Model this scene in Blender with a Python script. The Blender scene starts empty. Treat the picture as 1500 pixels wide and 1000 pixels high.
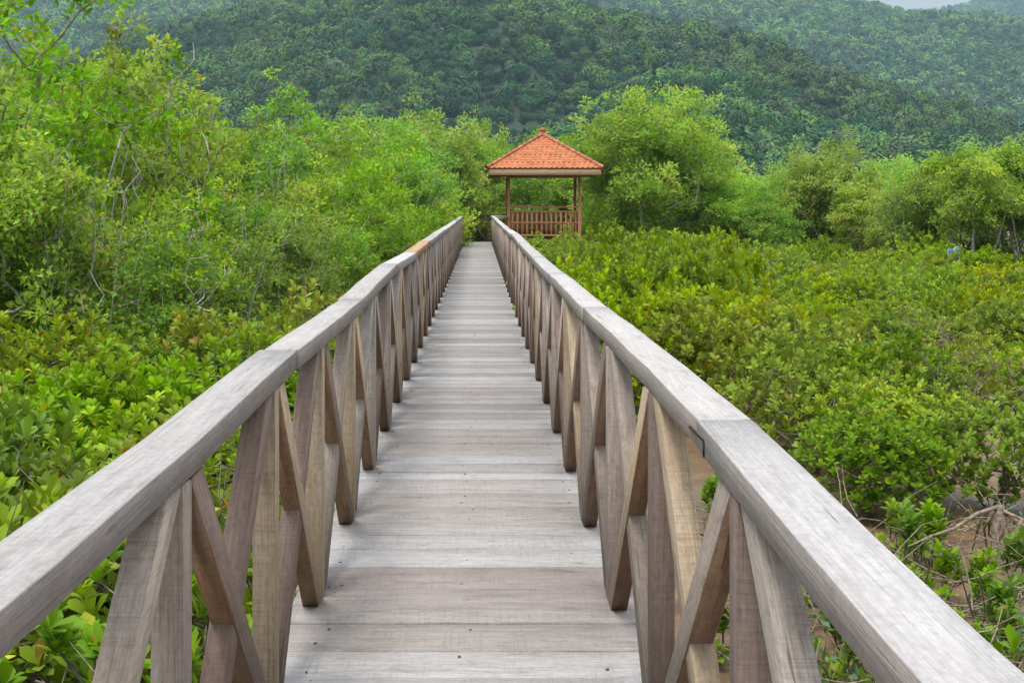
import bpy, math, random
import numpy as np

random.seed(7)
rng = np.random.default_rng(11)
C = bpy.context.scene.collection
R = math.radians

# ------------------------------------------------------------------ camera
F = 2200.0                       # focal length in photo pixels (photo 1500 wide)
DECK = 1.5                       # deck top above the mud
CAMZ = DECK + 1.49
sc = bpy.context.scene
cam_d = bpy.data.cameras.new('camera')
cam_d.sensor_width = 36.0
cam_d.lens = F / 1500.0 * 36.0
cam_d.shift_x = 48.0 / 1500.0
cam_d.shift_y = -199.0 / 1500.0
cam_d.clip_start = 0.05
cam_d.clip_end = 30000.0

cam = bpy.data.objects.new('camera', cam_d)
cam.location = (0, 0, CAMZ)
cam.rotation_euler = (R(90), 0, 0)
C.objects.link(cam)
sc.camera = cam

# ------------------------------------------------------------------ sky + sun
SUN_EL, SUN_AZ = 64.0, 205.0     # azimuth clockwise from +Y: behind the viewer, to the left
w = bpy.data.worlds.new('World')
sc.world = w
w.use_nodes = True
nt = w.node_tree
nt.nodes.clear()
o = nt.nodes.new('ShaderNodeOutputWorld')
bg = nt.nodes.new('ShaderNodeBackground')
sky = nt.nodes.new('ShaderNodeTexSky')
sky.sky_type = 'NISHITA'
sky.sun_disc = False
sky.sun_elevation = R(SUN_EL)
sky.sun_rotation = R(SUN_AZ)
sky.air_density = 1.0
sky.dust_density = 2.0
tc = nt.nodes.new('ShaderNodeTexCoord')
mp = nt.nodes.new('ShaderNodeMapping')
mp.inputs['Scale'].default_value = (1.0, 1.0, 2.5)
cn = nt.nodes.new('ShaderNodeTexNoise')
cn.inputs['Scale'].default_value = 2.6
cn.inputs['Detail'].default_value = 8.0
cn.inputs['Roughness'].default_value = 0.55
cr = nt.nodes.new('ShaderNodeValToRGB')
cr.color_ramp.elements[0].position = 0.28
cr.color_ramp.elements[0].color = (0.45, 0.45, 0.45, 1)
cr.color_ramp.elements[1].position = 0.6
cr.color_ramp.elements[1].color = (1, 1, 1, 1)
mix = nt.nodes.new('ShaderNodeMix')
mix.data_type = 'RGBA'
mix.inputs[7].default_value = (8.2, 8.3, 8.5, 1)     # lit cloud, in the sky's own units
nt.links.new(tc.outputs['Generated'], mp.inputs['Vector'])
nt.links.new(mp.outputs['Vector'], cn.inputs['Vector'])
nt.links.new(cn.outputs['Fac'], cr.inputs['Fac'])
nt.links.new(cr.outputs['Color'], mix.inputs[0])
nt.links.new(sky.outputs['Color'], mix.inputs[6])
sx = nt.nodes.new('ShaderNodeSeparateXYZ')          # an overcast sky is brighter overhead than at the horizon
nt.links.new(tc.outputs['Generated'], sx.inputs[0])
gr = nt.nodes.new('ShaderNodeMapRange')
gr.inputs[1].default_value = 0.0
gr.inputs[2].default_value = 0.9
gr.inputs[3].default_value = 0.52
gr.inputs[4].default_value = 2.0
nt.links.new(sx.outputs[2], gr.inputs[0])
mg = nt.nodes.new('ShaderNodeMix')
mg.data_type = 'RGBA'
mg.blend_type = 'MULTIPLY'
mg.inputs[0].default_value = 1.0
nt.links.new(mix.outputs[2], mg.inputs[6])
nt.links.new(gr.outputs[0], mg.inputs[7])
nt.links.new(mg.outputs[2], bg.inputs['Color'])
bg.inputs['Strength'].default_value = 0.085
nt.links.new(bg.outputs['Background'], o.inputs['Surface'])

sun_d = bpy.data.lights.new('sun', 'SUN')
sun_d.energy = 2.3
sun_d.angle = R(18)
sun_d.color = (1.0, 0.965, 0.915)
sun = bpy.data.objects.new('sun', sun_d)
# direction the light travels
az = R(SUN_AZ)
sun.rotation_euler = (R(90 - SUN_EL), 0, -az + math.pi)
C.objects.link(sun)

vs = sc.view_settings
vs.view_transform = 'Standard'
vs.look = 'None'
vs.gamma = 1.0
vs.exposure = 0.42
sc.cycles.max_bounces = 8
sc.cycles.diffuse_bounces = 3
sc.cycles.glossy_bounces = 2
sc.cycles.transmission_bounces = 4
sc.cycles.transparent_max_bounces = 8
sc.cycles.volume_bounces = 1
sc.cycles.use_denoising = True

# ------------------------------------------------------------------ small helpers
def at(x, y, Y):
    """a photo pixel at depth Y, as a point in the world"""
    return ((x - 702.0) / F * Y, Y, CAMZ + (301.0 - y) / F * Y)

def tag(ob, label=None, cat=None, group=None, kind=None):
    if label: ob['label'] = label
    if cat: ob['category'] = cat
    if group: ob['group'] = group
    if kind: ob['kind'] = kind
    return ob

def empty(name, loc=(0, 0, 0), rz=0.0):
    ob = bpy.data.objects.new(name, None)
    ob.location = loc
    ob.rotation_euler = (0, 0, rz)
    ob.empty_display_size = 0.2
    C.objects.link(ob)
    return ob

def copy_tree(src, parent=None):
    c = src.copy()
    C.objects.link(c)
    c.parent = parent
    for ch in src.children:
        copy_tree(ch, c)
    return c

def mesh_np(name, V, polys, mats=(), attrs=None, smooth=False):
    """V (n,3); polys: list of int arrays (m,k); attrs: name -> ('VEC'|'COL'|'FLOAT', array) on points"""
    V = np.ascontiguousarray(V, dtype=np.float32)
    me = bpy.data.meshes.new(name)
    me.vertices.add(len(V))
    me.vertices.foreach_set('co', V.ravel())
    polys = [np.asarray(p, dtype=np.int32) for p in polys if len(p)]
    loops = np.concatenate([p.ravel() for p in polys])
    tot = np.concatenate([np.full(len(p), p.shape[1], np.int32) for p in polys])
    start = np.concatenate([[0], np.cumsum(tot)[:-1]]).astype(np.int32)
    me.loops.add(len(loops))
    me.loops.foreach_set('vertex_index', loops)
    me.polygons.add(len(tot))
    me.polygons.foreach_set('loop_start', start)
    me.polygons.foreach_set('loop_total', tot)
    if smooth:
        me.polygons.foreach_set('use_smooth', np.ones(len(tot), dtype=bool))
    for m in mats:
        me.materials.append(m)
    for k, (t, a) in (attrs or {}).items():
        a = np.ascontiguousarray(a, dtype=np.float32)
        if t == 'VEC':
            me.attributes.new(k, 'FLOAT_VECTOR', 'POINT').data.foreach_set('vector', a.ravel())
        elif t == 'COL':
            if a.shape[1] == 3:
                a = np.ascontiguousarray(np.hstack([a, np.ones((len(a), 1), np.float32)]))
            me.attributes.new(k, 'FLOAT_COLOR', 'POINT').data.foreach_set('color', a.ravel())
        else:
            me.attributes.new(k, 'FLOAT', 'POINT').data.foreach_set('value', a.ravel())
    me.update(calc_edges=True)
    return me

def link(name, me, parent=None):
    ob = bpy.data.objects.new(name, me)
    C.objects.link(ob)
    ob.parent = parent
    return ob

def unit(a):
    a = np.asarray(a, dtype=float)
    return a / np.maximum(np.linalg.norm(a, axis=-1, keepdims=True), 1e-9)

# value noise for geometry -------------------------------------------------
_perm = rng.random((64, 64, 64)).astype(np.float32)
def vnoise(P):
    P = np.asarray(P, dtype=float)
    i = np.floor(P).astype(int)
    f = P - i
    f = f * f * (3 - 2 * f)
    r = 0
    for dx in (0, 1):
        for dy in (0, 1):
            for dz in (0, 1):
                wgt = (f[..., 0] if dx else 1 - f[..., 0]) * (f[..., 1] if dy else 1 - f[..., 1]) * (f[..., 2] if dz else 1 - f[..., 2])
                r = r + wgt * _perm[(i[..., 0] + dx) % 64, (i[..., 1] + dy) % 64, (i[..., 2] + dz) % 64]
    return r * 2 - 1
def fbm(P, o=4, g=0.5):
    P = np.asarray(P, dtype=float)
    a, r, s = 1.0, 0, 1.0
    for k in range(o):
        r = r + a * vnoise(P * s + 17.3 * k)
        a *= g
        s *= 2.03
    return r

# ------------------------------------------------------------------ timber
class Timber:
    """collects chamfered beams; build() links them as one mesh"""
    def __init__(s):
        s.V, s.Q, s.T, s.G, s.K, s.n = [], [], [], [], [], 0
    def beam(s, p0, p1, wdir, wid, thk, tone, ch=0.004, cut=None, wob=0.0, under=None):
        """beam from p0 to p1; wdir = direction of its width; cut=(lo,hi): ends cut on horizontal planes"""
        p0, p1 = np.array(p0, float), np.array(p1, float)
        L = np.linalg.norm(p1 - p0)
        a = (p1 - p0) / L
        wd = np.array(wdir, float)
        wd = wd - a * wd.dot(a)
        wd /= np.linalg.norm(wd)
        td = np.cross(a, wd)
        hw, ht = wid / 2, thk / 2
        prof = [(-hw + ch, -ht), (hw - ch, -ht), (hw, -ht + ch), (hw, ht - ch), (hw - ch, ht), (-hw + ch, ht), (-hw, ht - ch), (-hw, -ht + ch)]
        inn = [(x * (1 - ch / hw), y * (1 - ch / ht)) for x, y in prof]
        rings = [(0, inn, 0), (0, prof, ch), (0, prof, -1), (1, prof, -1), (1, prof, -ch), (1, inn, 0)]
        nseg = max(1, int(L / 0.7)) if wob else 1
        sl = [(inn, 0.0), (prof, ch)] + [(prof, L * k / nseg) for k in range(1, nseg)] + [(prof, L - ch), (inn, L)]
        if cut:
            sl = [(prof, 0.0), (prof, L)]
        off = rng.random(3) * 40
        vs_, gs = [], []
        ph = rng.random(4) * 6.28
        for pr, t in sl:
            dw = wob * math.sin(t * 2.1 + ph[0]) + wob * .5 * math.sin(t * 5.3 + ph[1])
            dt = wob * math.sin(t * 1.7 + ph[2]) * .6
            for x, y in pr:
                q = p0 + a * t + wd * (x + dw) + td * (y + dt)
                if cut:
                    tt = 0.0
                    zc = cut[0] if t == 0.0 else cut[1]
                    if zc is not None and abs(a[2]) > 1e-3:
                        q = q + a * ((zc - q[2]) / a[2])
                vs_.append(q)
                gs.append((t + off[0], x + off[1], y + off[2]))
        nr = len(sl)
        b = s.n
        for r in range(nr - 1):
            for k in range(8):
                k2 = (k + 1) % 8
                s.Q.append((b + r * 8 + k, b + r * 8 + k2, b + r * 8 + 8 + k2, b + r * 8 + 8 + k))
        s.T.append(tuple(b + k for k in reversed(range(8))))
        s.T.append(tuple(b + (nr - 1) * 8 + k for k in range(8)))
        s.V += vs_
        s.G += gs
        lo = 1 if td[2] > 0 else -1                  # face turned to the ground: unweathered brown, its shade also darkened into the tone
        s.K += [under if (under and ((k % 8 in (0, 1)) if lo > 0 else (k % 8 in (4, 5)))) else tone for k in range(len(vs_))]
        s.n += len(vs_)
        return s
    def build(s, name, mat, parent=None):
        me = mesh_np(name, np.array(s.V), [np.array(s.Q), np.array(s.T)], [mat],
                     {'gr': ('VEC', np.array(s.G)), 'tone': ('COL', np.array(s.K))})
        return link(name, me, parent)

# ------------------------------------------------------------------ materials
def mat_new(name):
    m = bpy.data.materials.new(name)
    m.use_nodes = True
    t = m.node_tree
    t.nodes.clear()
    out = t.nodes.new('ShaderNodeOutputMaterial')
    return m, t, out

def N(t, typ, **kw):
    n = t.nodes.new(typ)
    for k, v in kw.items():
        if k.startswith('i_'):
            n.inputs[k[2:].replace('_', ' ')].default_value = v
        else:
            setattr(n, k, v)
    return n

def ramp(t, src, stops, interp='LINEAR'):
    r = t.nodes.new('ShaderNodeValToRGB')
    r.color_ramp.interpolation = interp
    e = r.color_ramp.elements
    while len(e) < len(stops):
        e.new(0.5)
    for k, (p, c) in enumerate(stops):
        e[k].position = p
        e[k].color = (*c, 1) if len(c) == 3 else c
    t.links.new(src, r.inputs['Fac'])
    return r.outputs['Color']

def mixc(t, fac, a, b, mode='MIX'):
    m = t.nodes.new('ShaderNodeMix')
    m.data_type = 'RGBA'
    m.blend_type = mode
    for sock, v in ((0, fac), (6, a), (7, b)):
        if isinstance(v, (int, float)):
            m.inputs[sock].default_value = v
        elif isinstance(v, tuple):
            m.inputs[sock].default_value = (*v, 1) if len(v) == 3 else v
        else:
            t.links.new(v, m.inputs[sock])
    return m.outputs[2]

def g3(v):
    return (v, v, v)

def wood_material(name, grey=0.5, rough=0.8, saw=0.5, con=1.0):
    m, t, out = mat_new(name)
    at_g = N(t, 'ShaderNodeAttribute', attribute_name='gr')
    at_t = N(t, 'ShaderNodeAttribute', attribute_name='tone')
    def scaled(sx, sy, sz):
        mpn = N(t, 'ShaderNodeMapping')
        mpn.inputs['Scale'].default_value = (sx, sy, sz)
        t.links.new(at_g.outputs['Vector'], mpn.inputs['Vector'])
        return mpn.outputs['Vector']
    def noise(vec, scale, detail=5, rgh=0.55, dist=0.0):
        n = N(t, 'ShaderNodeTexNoise')
        n.inputs['Scale'].default_value = scale
        n.inputs['Detail'].default_value = detail
        n.inputs['Roughness'].default_value = rgh
        n.inputs['Distortion'].default_value = dist
        t.links.new(vec, n.inputs['Vector'])
        return n.outputs['Fac']
    streak = noise(scaled(1.6, 45, 45), 1.0, 7, 0.65, 0.4)
    fine = noise(scaled(6, 220, 220), 1.0, 4, 0.6)
    patch = noise(scaled(2.2, 7, 7), 1.0, 6, 0.65)
    blot = noise(scaled(4, 13, 13), 1.0, 7, 0.72, 0.6)
    sawn = noise(scaled(170, 3.0, 3.0), 1.0, 4, 0.75)
    mott = noise(scaled(40, 70, 70), 1.0, 6, 0.75)
    sawmask = noise(scaled(3.0, 9, 9), 1.0, 3, 0.5)
    speck = noise(scaled(28, 60, 60), 1.0, 3, 0.6)
    col = at_t.outputs['Color']
    col = mixc(t, 1.0, col, ramp(t, streak, [(0.25, g3(0.76)), (0.5, g3(0.99)), (0.75, g3(1.10))]), 'MULTIPLY')
    col = mixc(t, 1.0, col, ramp(t, fine, [(0.34, g3(0.74)), (0.5, g3(1.0)), (0.66, g3(1.14))]), 'MULTIPLY')
    # weathering: silvery patches over the brown
    lum = N(t, 'ShaderNodeRGBToBW')
    t.links.new(col, lum.inputs[0])
    silver = mixc(t, 1.0, lum.outputs[0], (1.16, 1.13, 1.14), 'MULTIPLY')
    wf = ramp(t, patch, [(0.34, g3(grey * 0.25)), (0.66, g3(min(1, grey * 1.35)))])
    col = mixc(t, wf, col, silver)
    col = mixc(t, 1.0, col, ramp(t, blot, [(0.26, (0.52, 0.49, 0.46)), (0.45, g3(0.96)), (0.72, g3(1.16))]), 'MULTIPLY')
    sawf = N(t, 'ShaderNodeMath', operation='MULTIPLY')
    t.links.new(ramp(t, sawmask, [(0.40, g3(0.12)), (0.62, g3(1.0))]), sawf.inputs[0])
    sawf.inputs[1].default_value = saw
    col = mixc(t, sawf.outputs[0], col, mixc(t, 1.0, col, ramp(t, sawn, [(0.38, g3(0.66)), (0.50, g3(1.0)), (0.7, g3(1.10))]), 'MULTIPLY'))
    col = mixc(t, 1.0, col, ramp(t, mott, [(0.32, g3(0.74)), (0.5, g3(1.0)), (0.66, g3(1.16))]), 'MULTIPLY')
    if con < 1:
        col = mixc(t, con, at_t.outputs['Color'], col)
    # dark pores and checks
    chk = noise(scaled(2.2, 90, 90), 1.0, 2, 0.5, 0.8)
    col = mixc(t, ramp(t, chk, [(0.70, g3(0)), (0.78, g3(0.75))]), col, (0.09, 0.07, 0.055))
    col = mixc(t, ramp(t, speck, [(0.70, g3(0)), (0.80, g3(0.5))]), col, (0.10, 0.08, 0.065))
    b = N(t, 'ShaderNodeBsdfPrincipled')
    b.inputs['Roughness'].default_value = rough
    b.inputs['Specular IOR Level'].default_value = 0.3
    t.links.new(col, b.inputs['Base Color'])
    hgt = N(t, 'ShaderNodeMath', operation='ADD')
    h2 = N(t, 'ShaderNodeMath', operation='MULTIPLY_ADD')
    t.links.new(sawn, h2.inputs[0])
    h2.inputs[1].default_value = 0.5
    t.links.new(fine, h2.inputs[2])
    t.links.new(streak, hgt.inputs[0])
    t.links.new(h2.outputs[0], hgt.inputs[1])
    bp = N(t, 'ShaderNodeBump')
    bp.inputs['Strength'].default_value = 0.6
    bp.inputs['Distance'].default_value = 0.004
    t.links.new(hgt.outputs[0], bp.inputs['Height'])
    t.links.new(bp.outputs['Normal'], b.inputs['Normal'])
    t.links.new(b.outputs[0], out.inputs[0])
    return m

def leaf_material(name, hue=0.022, val=0.35, trans=0.34, rough=0.5, spec=0.18):
    """leaf colour from the per-leaf attribute, shifted a little from plant to plant"""
    m, t, out = mat_new(name)
    a = N(t, 'ShaderNodeAttribute', attribute_name='lc')
    oi = N(t, 'ShaderNodeObjectInfo')
    hs = N(t, 'ShaderNodeHueSaturation')
    def lin(k, lo, hi):
        mm = N(t, 'ShaderNodeMath', operation='MULTIPLY')
        t.links.new(oi.outputs['Random'], mm.inputs[0])
        mm.inputs[1].default_value = k
        fr = N(t, 'ShaderNodeMath', operation='FRACT')
        t.links.new(mm.outputs[0], fr.inputs[0])
        mr = N(t, 'ShaderNodeMapRange')
        t.links.new(fr.outputs[0], mr.inputs[0])
        mr.inputs[3].default_value = lo
        mr.inputs[4].default_value = hi
        return mr.outputs[0]
    t.links.new(lin(1.0, 0.5 - hue * 0.4, 0.5 + hue), hs.inputs['Hue'])
    t.links.new(lin(7.31, 1 - val * .7, 1 + val * .6), hs.inputs['Value'])
    t.links.new(lin(3.7, 0.88, 1.08), hs.inputs['Saturation'])
    t.links.new(a.outputs['Color'], hs.inputs['Color'])
    p = N(t, 'ShaderNodeBsdfPrincipled')
    p.inputs['Roughness'].default_value = rough
    p.inputs['Specular IOR Level'].default_value = spec
    t.links.new(hs.outputs[0], p.inputs['Base Color'])
    tr = N(t, 'ShaderNodeBsdfTranslucent')
    tcol = mixc(t, 1.0, hs.outputs[0], (1.35, 1.25, 0.55), 'MULTIPLY')
    t.links.new(tcol, tr.inputs['Color'])
    ms = N(t, 'ShaderNodeMixShader')
    ms.inputs[0].default_value = trans
    t.links.new(p.outputs[0], ms.inputs[1])
    t.links.new(tr.outputs[0], ms.inputs[2])
    t.links.new(ms.outputs[0], out.inputs[0])
    return m

def bark_material(name, c0, c1, scale=14):
    m, t, out = mat_new(name)
    tcn = N(t, 'ShaderNodeTexCoord')
    n = N(t, 'ShaderNodeTexNoise')
    n.inputs['Scale'].default_value = scale
    n.inputs['Detail'].default_value = 6
    t.links.new(tcn.outputs['Object'], n.inputs['Vector'])
    col = ramp(t, n.outputs['Fac'], [(0.35, c0), (0.65, c1)])
    b = N(t, 'ShaderNodeBsdfPrincipled')
    b.inputs['Roughness'].default_value = 0.9
    t.links.new(col, b.inputs['Base Color'])
    bp = N(t, 'ShaderNodeBump')
    bp.inputs['Strength'].default_value = 0.5
    bp.inputs['Distance'].default_value = 0.01
    t.links.new(n.outputs['Fac'], bp.inputs['Height'])
    t.links.new(bp.outputs['Normal'], b.inputs['Normal'])
    t.links.new(b.outputs[0], out.inputs[0])
    return m

M_wood = wood_material('weathered_timber', 0.45, 0.8, 0.7, 0.8)
M_rail = wood_material('handrail_timber', 0.50, 0.8, 0.5, 0.62)
M_post = wood_material('railing_timber', 0.30, 0.8, 0.8, 0.85)
M_brown = wood_material('brown_timber', 0.03, 0.7, 0.2)
M_leaf = leaf_material('mangrove_leaf')
M_tleaf = leaf_material('tree_leaf', hue=0.02, val=0.26, trans=0.50, rough=0.5, spec=0.25)
M_pale = bark_material('pale_bark', (0.20, 0.18, 0.15), (0.42, 0.39, 0.34))
M_dark = bark_material('dark_bark', (0.06, 0.05, 0.04), (0.17, 0.14, 0.11))
M_stem = bark_material('shrub_stem', (0.10, 0.085, 0.065), (0.26, 0.23, 0.18), 30)
M_dry = bark_material('dry_twig', (0.13, 0.095, 0.065), (0.34, 0.28, 0.21), 30)

# mud ------------------------------------------------------------------
def mud_material():
    m, t, out = mat_new('tidal_mud')
    tcn = N(t, 'ShaderNodeTexCoord')
    def noise(s, d, r=0.6):
        n = N(t, 'ShaderNodeTexNoise')
        n.inputs['Scale'].default_value = s
        n.inputs['Detail'].default_value = d
        n.inputs['Roughness'].default_value = r
        t.links.new(tcn.outputs['Object'], n.inputs['Vector'])
        return n.outputs['Fac']
    a, b_, c = noise(0.35, 6), noise(2.4, 7), noise(22, 5)
    col = ramp(t, b_, [(0.3, (0.060, 0.036, 0.020)), (0.5, (0.155, 0.090, 0.043)), (0.7, (0.26, 0.165, 0.085))])
    col = mixc(t, 1.0, col, ramp(t, c, [(0.3, g3(0.7)), (0.7, g3(1.2))]), 'MULTIPLY')
    col = mixc(t, ramp(t, a, [(0.45, g3(0)), (0.6, g3(0.6))]), col, (0.19, 0.13, 0.085))
    p = N(t, 'ShaderNodeBsdfPrincipled')
    t.links.new(col, p.inputs['Base Color'])
    t.links.new(ramp(t, a, [(0.40, g3(0.85)), (0.60, g3(0.35))]), p.inputs['Roughness'])
    bp = N(t, 'ShaderNodeBump')
    bp.inputs['Strength'].default_value = 0.8
    bp.inputs['Distance'].default_value = 0.03
    t.links.new(mixc(t, 0.35, b_, c), bp.inputs['Height'])
    t.links.new(bp.outputs['Normal'], p.inputs['Normal'])
    t.links.new(p.outputs[0], out.inputs[0])
    return m
M_mud = mud_material()

# ------------------------------------------------------------------ ground: one sheet to the horizon
def spread(a, b, step, far):
    fine = np.arange(a, b + step * .5, step)
    lo = a - np.geomspace(step * 2, far, 14)
    hi = b + np.geomspace(step * 2, far, 14)
    return np.concatenate([lo[::-1], fine, hi])
gx, gy = spread(-16, 18, 0.14, 6000), spread(2, 34, 0.14, 6000)
GX, GY = np.meshgrid(gx, gy)
def ground_h(X, Y):
    near = np.clip((70 - np.hypot(X, Y - 20)) / 30, 0, 1)
    P = np.stack([X, Y, np.zeros_like(X)], -1)
    h = 0.075 * fbm(P * 0.7, 3) + 0.03 * fbm(P * 4.0, 3)
    return h * near - 0.05
GZ = ground_h(GX, GY)
ny, nx = GX.shape
idx = np.arange(ny * nx).reshape(ny, nx)
quads = np.stack([idx[:-1, :-1], idx[:-1, 1:], idx[1:, 1:], idx[1:, :-1]], -1).reshape(-1, 4)
g = link('ground', mesh_np('ground', np.stack([GX, GY, GZ], -1).reshape(-1, 3), [quads], [M_mud], smooth=True))
tag(g, 'brown tidal mud under the bushes and the boardwalk', 'mud', kind='structure')

# ------------------------------------------------------------------ hills and their forest
def hill_material(name, c):
    m, t, out = mat_new(name)
    tcn = N(t, 'ShaderNodeTexCoord')
    n = N(t, 'ShaderNodeTexNoise')
    n.inputs['Scale'].default_value = 0.05
    n.inputs['Detail'].default_value = 8
    t.links.new(tcn.outputs['Object'], n.inputs['Vector'])
    p = N(t, 'ShaderNodeBsdfPrincipled')
    p.inputs['Roughness'].default_value = 1
    t.links.new(ramp(t, n.outputs['Fac'], [(0.3, tuple(v * .6 for v in c)), (0.7, tuple(v * 1.4 for v in c))]), p.inputs['Base Color'])
    t.links.new(p.outputs[0], out.inputs[0])
    return m
M_hill = hill_material('wooded_slope', (0.022, 0.045, 0.018))
def canopy_material():
    m, t, out = mat_new('forest_canopy')
    a = N(t, 'ShaderNodeAttribute', attribute_name='lc')
    p = N(t, 'ShaderNodeBsdfPrincipled')
    p.inputs['Roughness'].default_value = 0.75
    p.inputs['Specular IOR Level'].default_value = 0.15
    ti = N(t, 'ShaderNodeAttribute', attribute_name='tint', attribute_type='INSTANCER')
    t.links.new(mixc(t, 1.0, a.outputs['Color'], ti.outputs['Vector'], 'MULTIPLY'), p.inputs['Base Color'])
    t.links.new(p.outputs[0], out.inputs[0])
    return m
M_canopy = canopy_material()

class Hill:
    def __init__(s, prof, y0, yr, amp, seed):
        s.px = np.array([p[0] for p in prof], float)
        s.py = np.array([p[1] for p in prof], float)
        s.y0, s.yr, s.amp, s.seed = y0, yr, amp, seed
    def height(s, X, Y):
        u = X / np.maximum(Y, 1.0)
        ridge_px = np.interp(702 + u * F, s.px, s.py)
        H = CAMZ + (301 - ridge_px) / F * s.yr
        t = (Y - s.y0) / (s.yr - s.y0)
        k = np.where(t < 1, np.clip(t, -.2, 1), np.clip(1 - (t - 1) * 0.8, -.2, 1))
        shape = np.sin(np.clip(k, 0, 1) * math.pi / 2) ** 1.15
        P = np.stack([X / (s.amp * 7), Y / (s.amp * 9), np.full_like(X, s.seed)], -1)
        n = fbm(P, 4, 0.5) * s.amp
        H = CAMZ + (301 - ridge_px) / F * Y
        return H * shape + n * np.clip(k * 3, 0, 1) * np.clip((1.05 - k) * 2.4, 0.08, 1) - (k < 0) * 2.0
    def terrain(s, name, step_u, ny_, ulo, uhi, label):
        us = np.arange(ulo, uhi, step_u)
        ys = np.linspace(s.y0, s.yr * 1.35, ny_)
        U, Yg = np.meshgrid(us, ys)
        X = U * Yg
        Z = s.height(X, Yg) - 0.5
        r, c = X.shape
        ii = np.arange(r * c).reshape(r, c)
        q = np.stack([ii[:-1, :-1], ii[:-1, 1:], ii[1:, 1:], ii[1:, :-1]], -1).reshape(-1, 4)
        ob = link(name, mesh_np(name, np.stack([X, Yg, Z], -1).reshape(-1, 3), [q], [M_hill], smooth=True))
        return tag(ob, label, 'hill', kind='structure')

def quad_cards(P, Nrm, S, rg):
    """little leaf-mass facets: centre P, normal Nrm, size S, irregular quads"""
    n = len(P)
    A = unit(np.cross(Nrm, unit(rg.normal(size=(n, 3)))))
    B = np.cross(Nrm, A)
    co = []
    for ca, cb in ((-1, -.2), (.1, -1), (1, .3), (-.2, 1)):
        ja, jb = ca + rg.uniform(-.35, .35, n), cb + rg.uniform(-.35, .35, n)
        co.append(P + A * (ja * S)[:, None] + B * (jb * S)[:, None])
    V = np.stack(co, 1).reshape(-1, 3)
    q = np.arange(n * 4).reshape(n, 4)
    return V, q

def crown_mesh(name, seed, cards, size, lobes=9):
    """one tree crown of unit radius: leaf-mass facets over a heap of rounded lobes"""
    rg = np.random.default_rng(seed)
    L = [(0, 0, .35, .72)] + [(*(unit(rg.normal(size=3) + np.array([0, 0, .5])) * rg.uniform(.45, .72) * np.array([1, 1, .8]) + np.array([0, 0, .35])), rg.uniform(.26, .46)) for _ in range(lobes)]
    L = np.array(L)
    w_ = L[:, 3] ** 2
    li = rg.choice(len(L), cards, p=w_ / w_.sum())
    D = unit(rg.normal(size=(cards, 3)) + np.array([0, 0, .3]))
    P = L[li, :3] + D * (L[li, 3] * rg.uniform(.82, 1.06, cards))[:, None]
    Nn = unit(D + rg.normal(0, .20, (cards, 3)))
    V, q = quad_cards(P, Nn, size * rg.uniform(.5, 1.3, cards), rg)
    c = np.repeat(rg.uniform(.8, 1.2, (cards, 1)) * np.ones((1, 3)), 4, 0)
    return mesh_np(name, V, [q], [M_canopy], {'lc': ('COL', c)})

def palm_mesh(name, seed):
    rg = np.random.default_rng(seed)
    V, Q, K = [], [], []
    for f in range(16):
        a, el, ln = rg.uniform(0, 6.283), rg.uniform(-.3, 1.1), rg.uniform(.8, 1.1)
        d = np.array([math.cos(a) * math.cos(el), math.sin(a) * math.cos(el), math.sin(el)])
        sd = np.array([-math.sin(a), math.cos(a), 0])
        b = len(V)
        for t, ww in ((0, .02), (.35, .13), (.7, .12), (1, .02)):
            p = np.array([0, 0, 1.2]) + d * ln * t - np.array([0, 0, .45 * t * t * ln])
            V += [p - sd * ww - np.array([0, 0, ww * .5]), p, p + sd * ww - np.array([0, 0, ww * .5])]
        for r_ in range(3):
            for k in range(2):
                Q.append((b + r_ * 3 + k, b + r_ * 3 + k + 1, b + r_ * 3 + 4 + k, b + r_ * 3 + 3 + k))
        K += [np.array([1.05, .95, 1.1]) * rg.uniform(.6, 1.3)] * 12
    v, q = tube_path([(0, 0, -1.2), (.03, 0, 0), (0, 0, 1.2)], .045, 5)
    Q += [tuple(x + len(V)) for x in q]
    V += list(v)
    K += [np.array([2.2, 1.5, 2.2])] * len(v)
    return mesh_np(name, np.array(V), [np.array(Q)], [M_canopy], {'lc': ('COL', np.array(K))})

def tube_path(pts, r, sides=6):
    pts = np.array(pts, float)
    V, Q = [], []
    for i, p in enumerate(pts):
        d = pts[min(i + 1, len(pts) - 1)] - pts[max(i - 1, 0)]
        d = d / np.linalg.norm(d)
        up = np.array([0, 0, 1.0]) if abs(d[2]) < .9 else np.array([1.0, 0, 0])
        a = np.cross(d, up)
        a /= np.linalg.norm(a)
        b = np.cross(d, a)
        rr = r[i] if hasattr(r, '__len__') else r
        for k in range(sides):
            t = 2 * math.pi * k / sides
            V.append(p + a * math.cos(t) * rr + b * math.sin(t) * rr)
    for i in range(len(pts) - 1):
        for k in range(sides):
            k2 = (k + 1) % sides
            Q.append((i * sides + k, i * sides + k2, (i + 1) * sides + k2, (i + 1) * sides + k))
    return np.array(V), np.array(Q)

def kinds_collection(name, meshes):
    col = bpy.data.collections.new(name)             # never linked to the scene: only the source of the forest
    for k, me in enumerate(meshes):
        col.objects.link(bpy.data.objects.new('%s_%02d' % (name, k), me))
    return col
COL_fine = kinds_collection('forest_crowns', [crown_mesh('forest_crown', 300 + k, 950, .072) for k in range(7)] + [palm_mesh('palm_crown', 320 + k) for k in range(3)])
COL_coarse = kinds_collection('far_crowns', [crown_mesh('far_crown', 340 + k, 320, .115) for k in range(7)] + [palm_mesh('far_palm', 360 + k) for k in range(3)])

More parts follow.
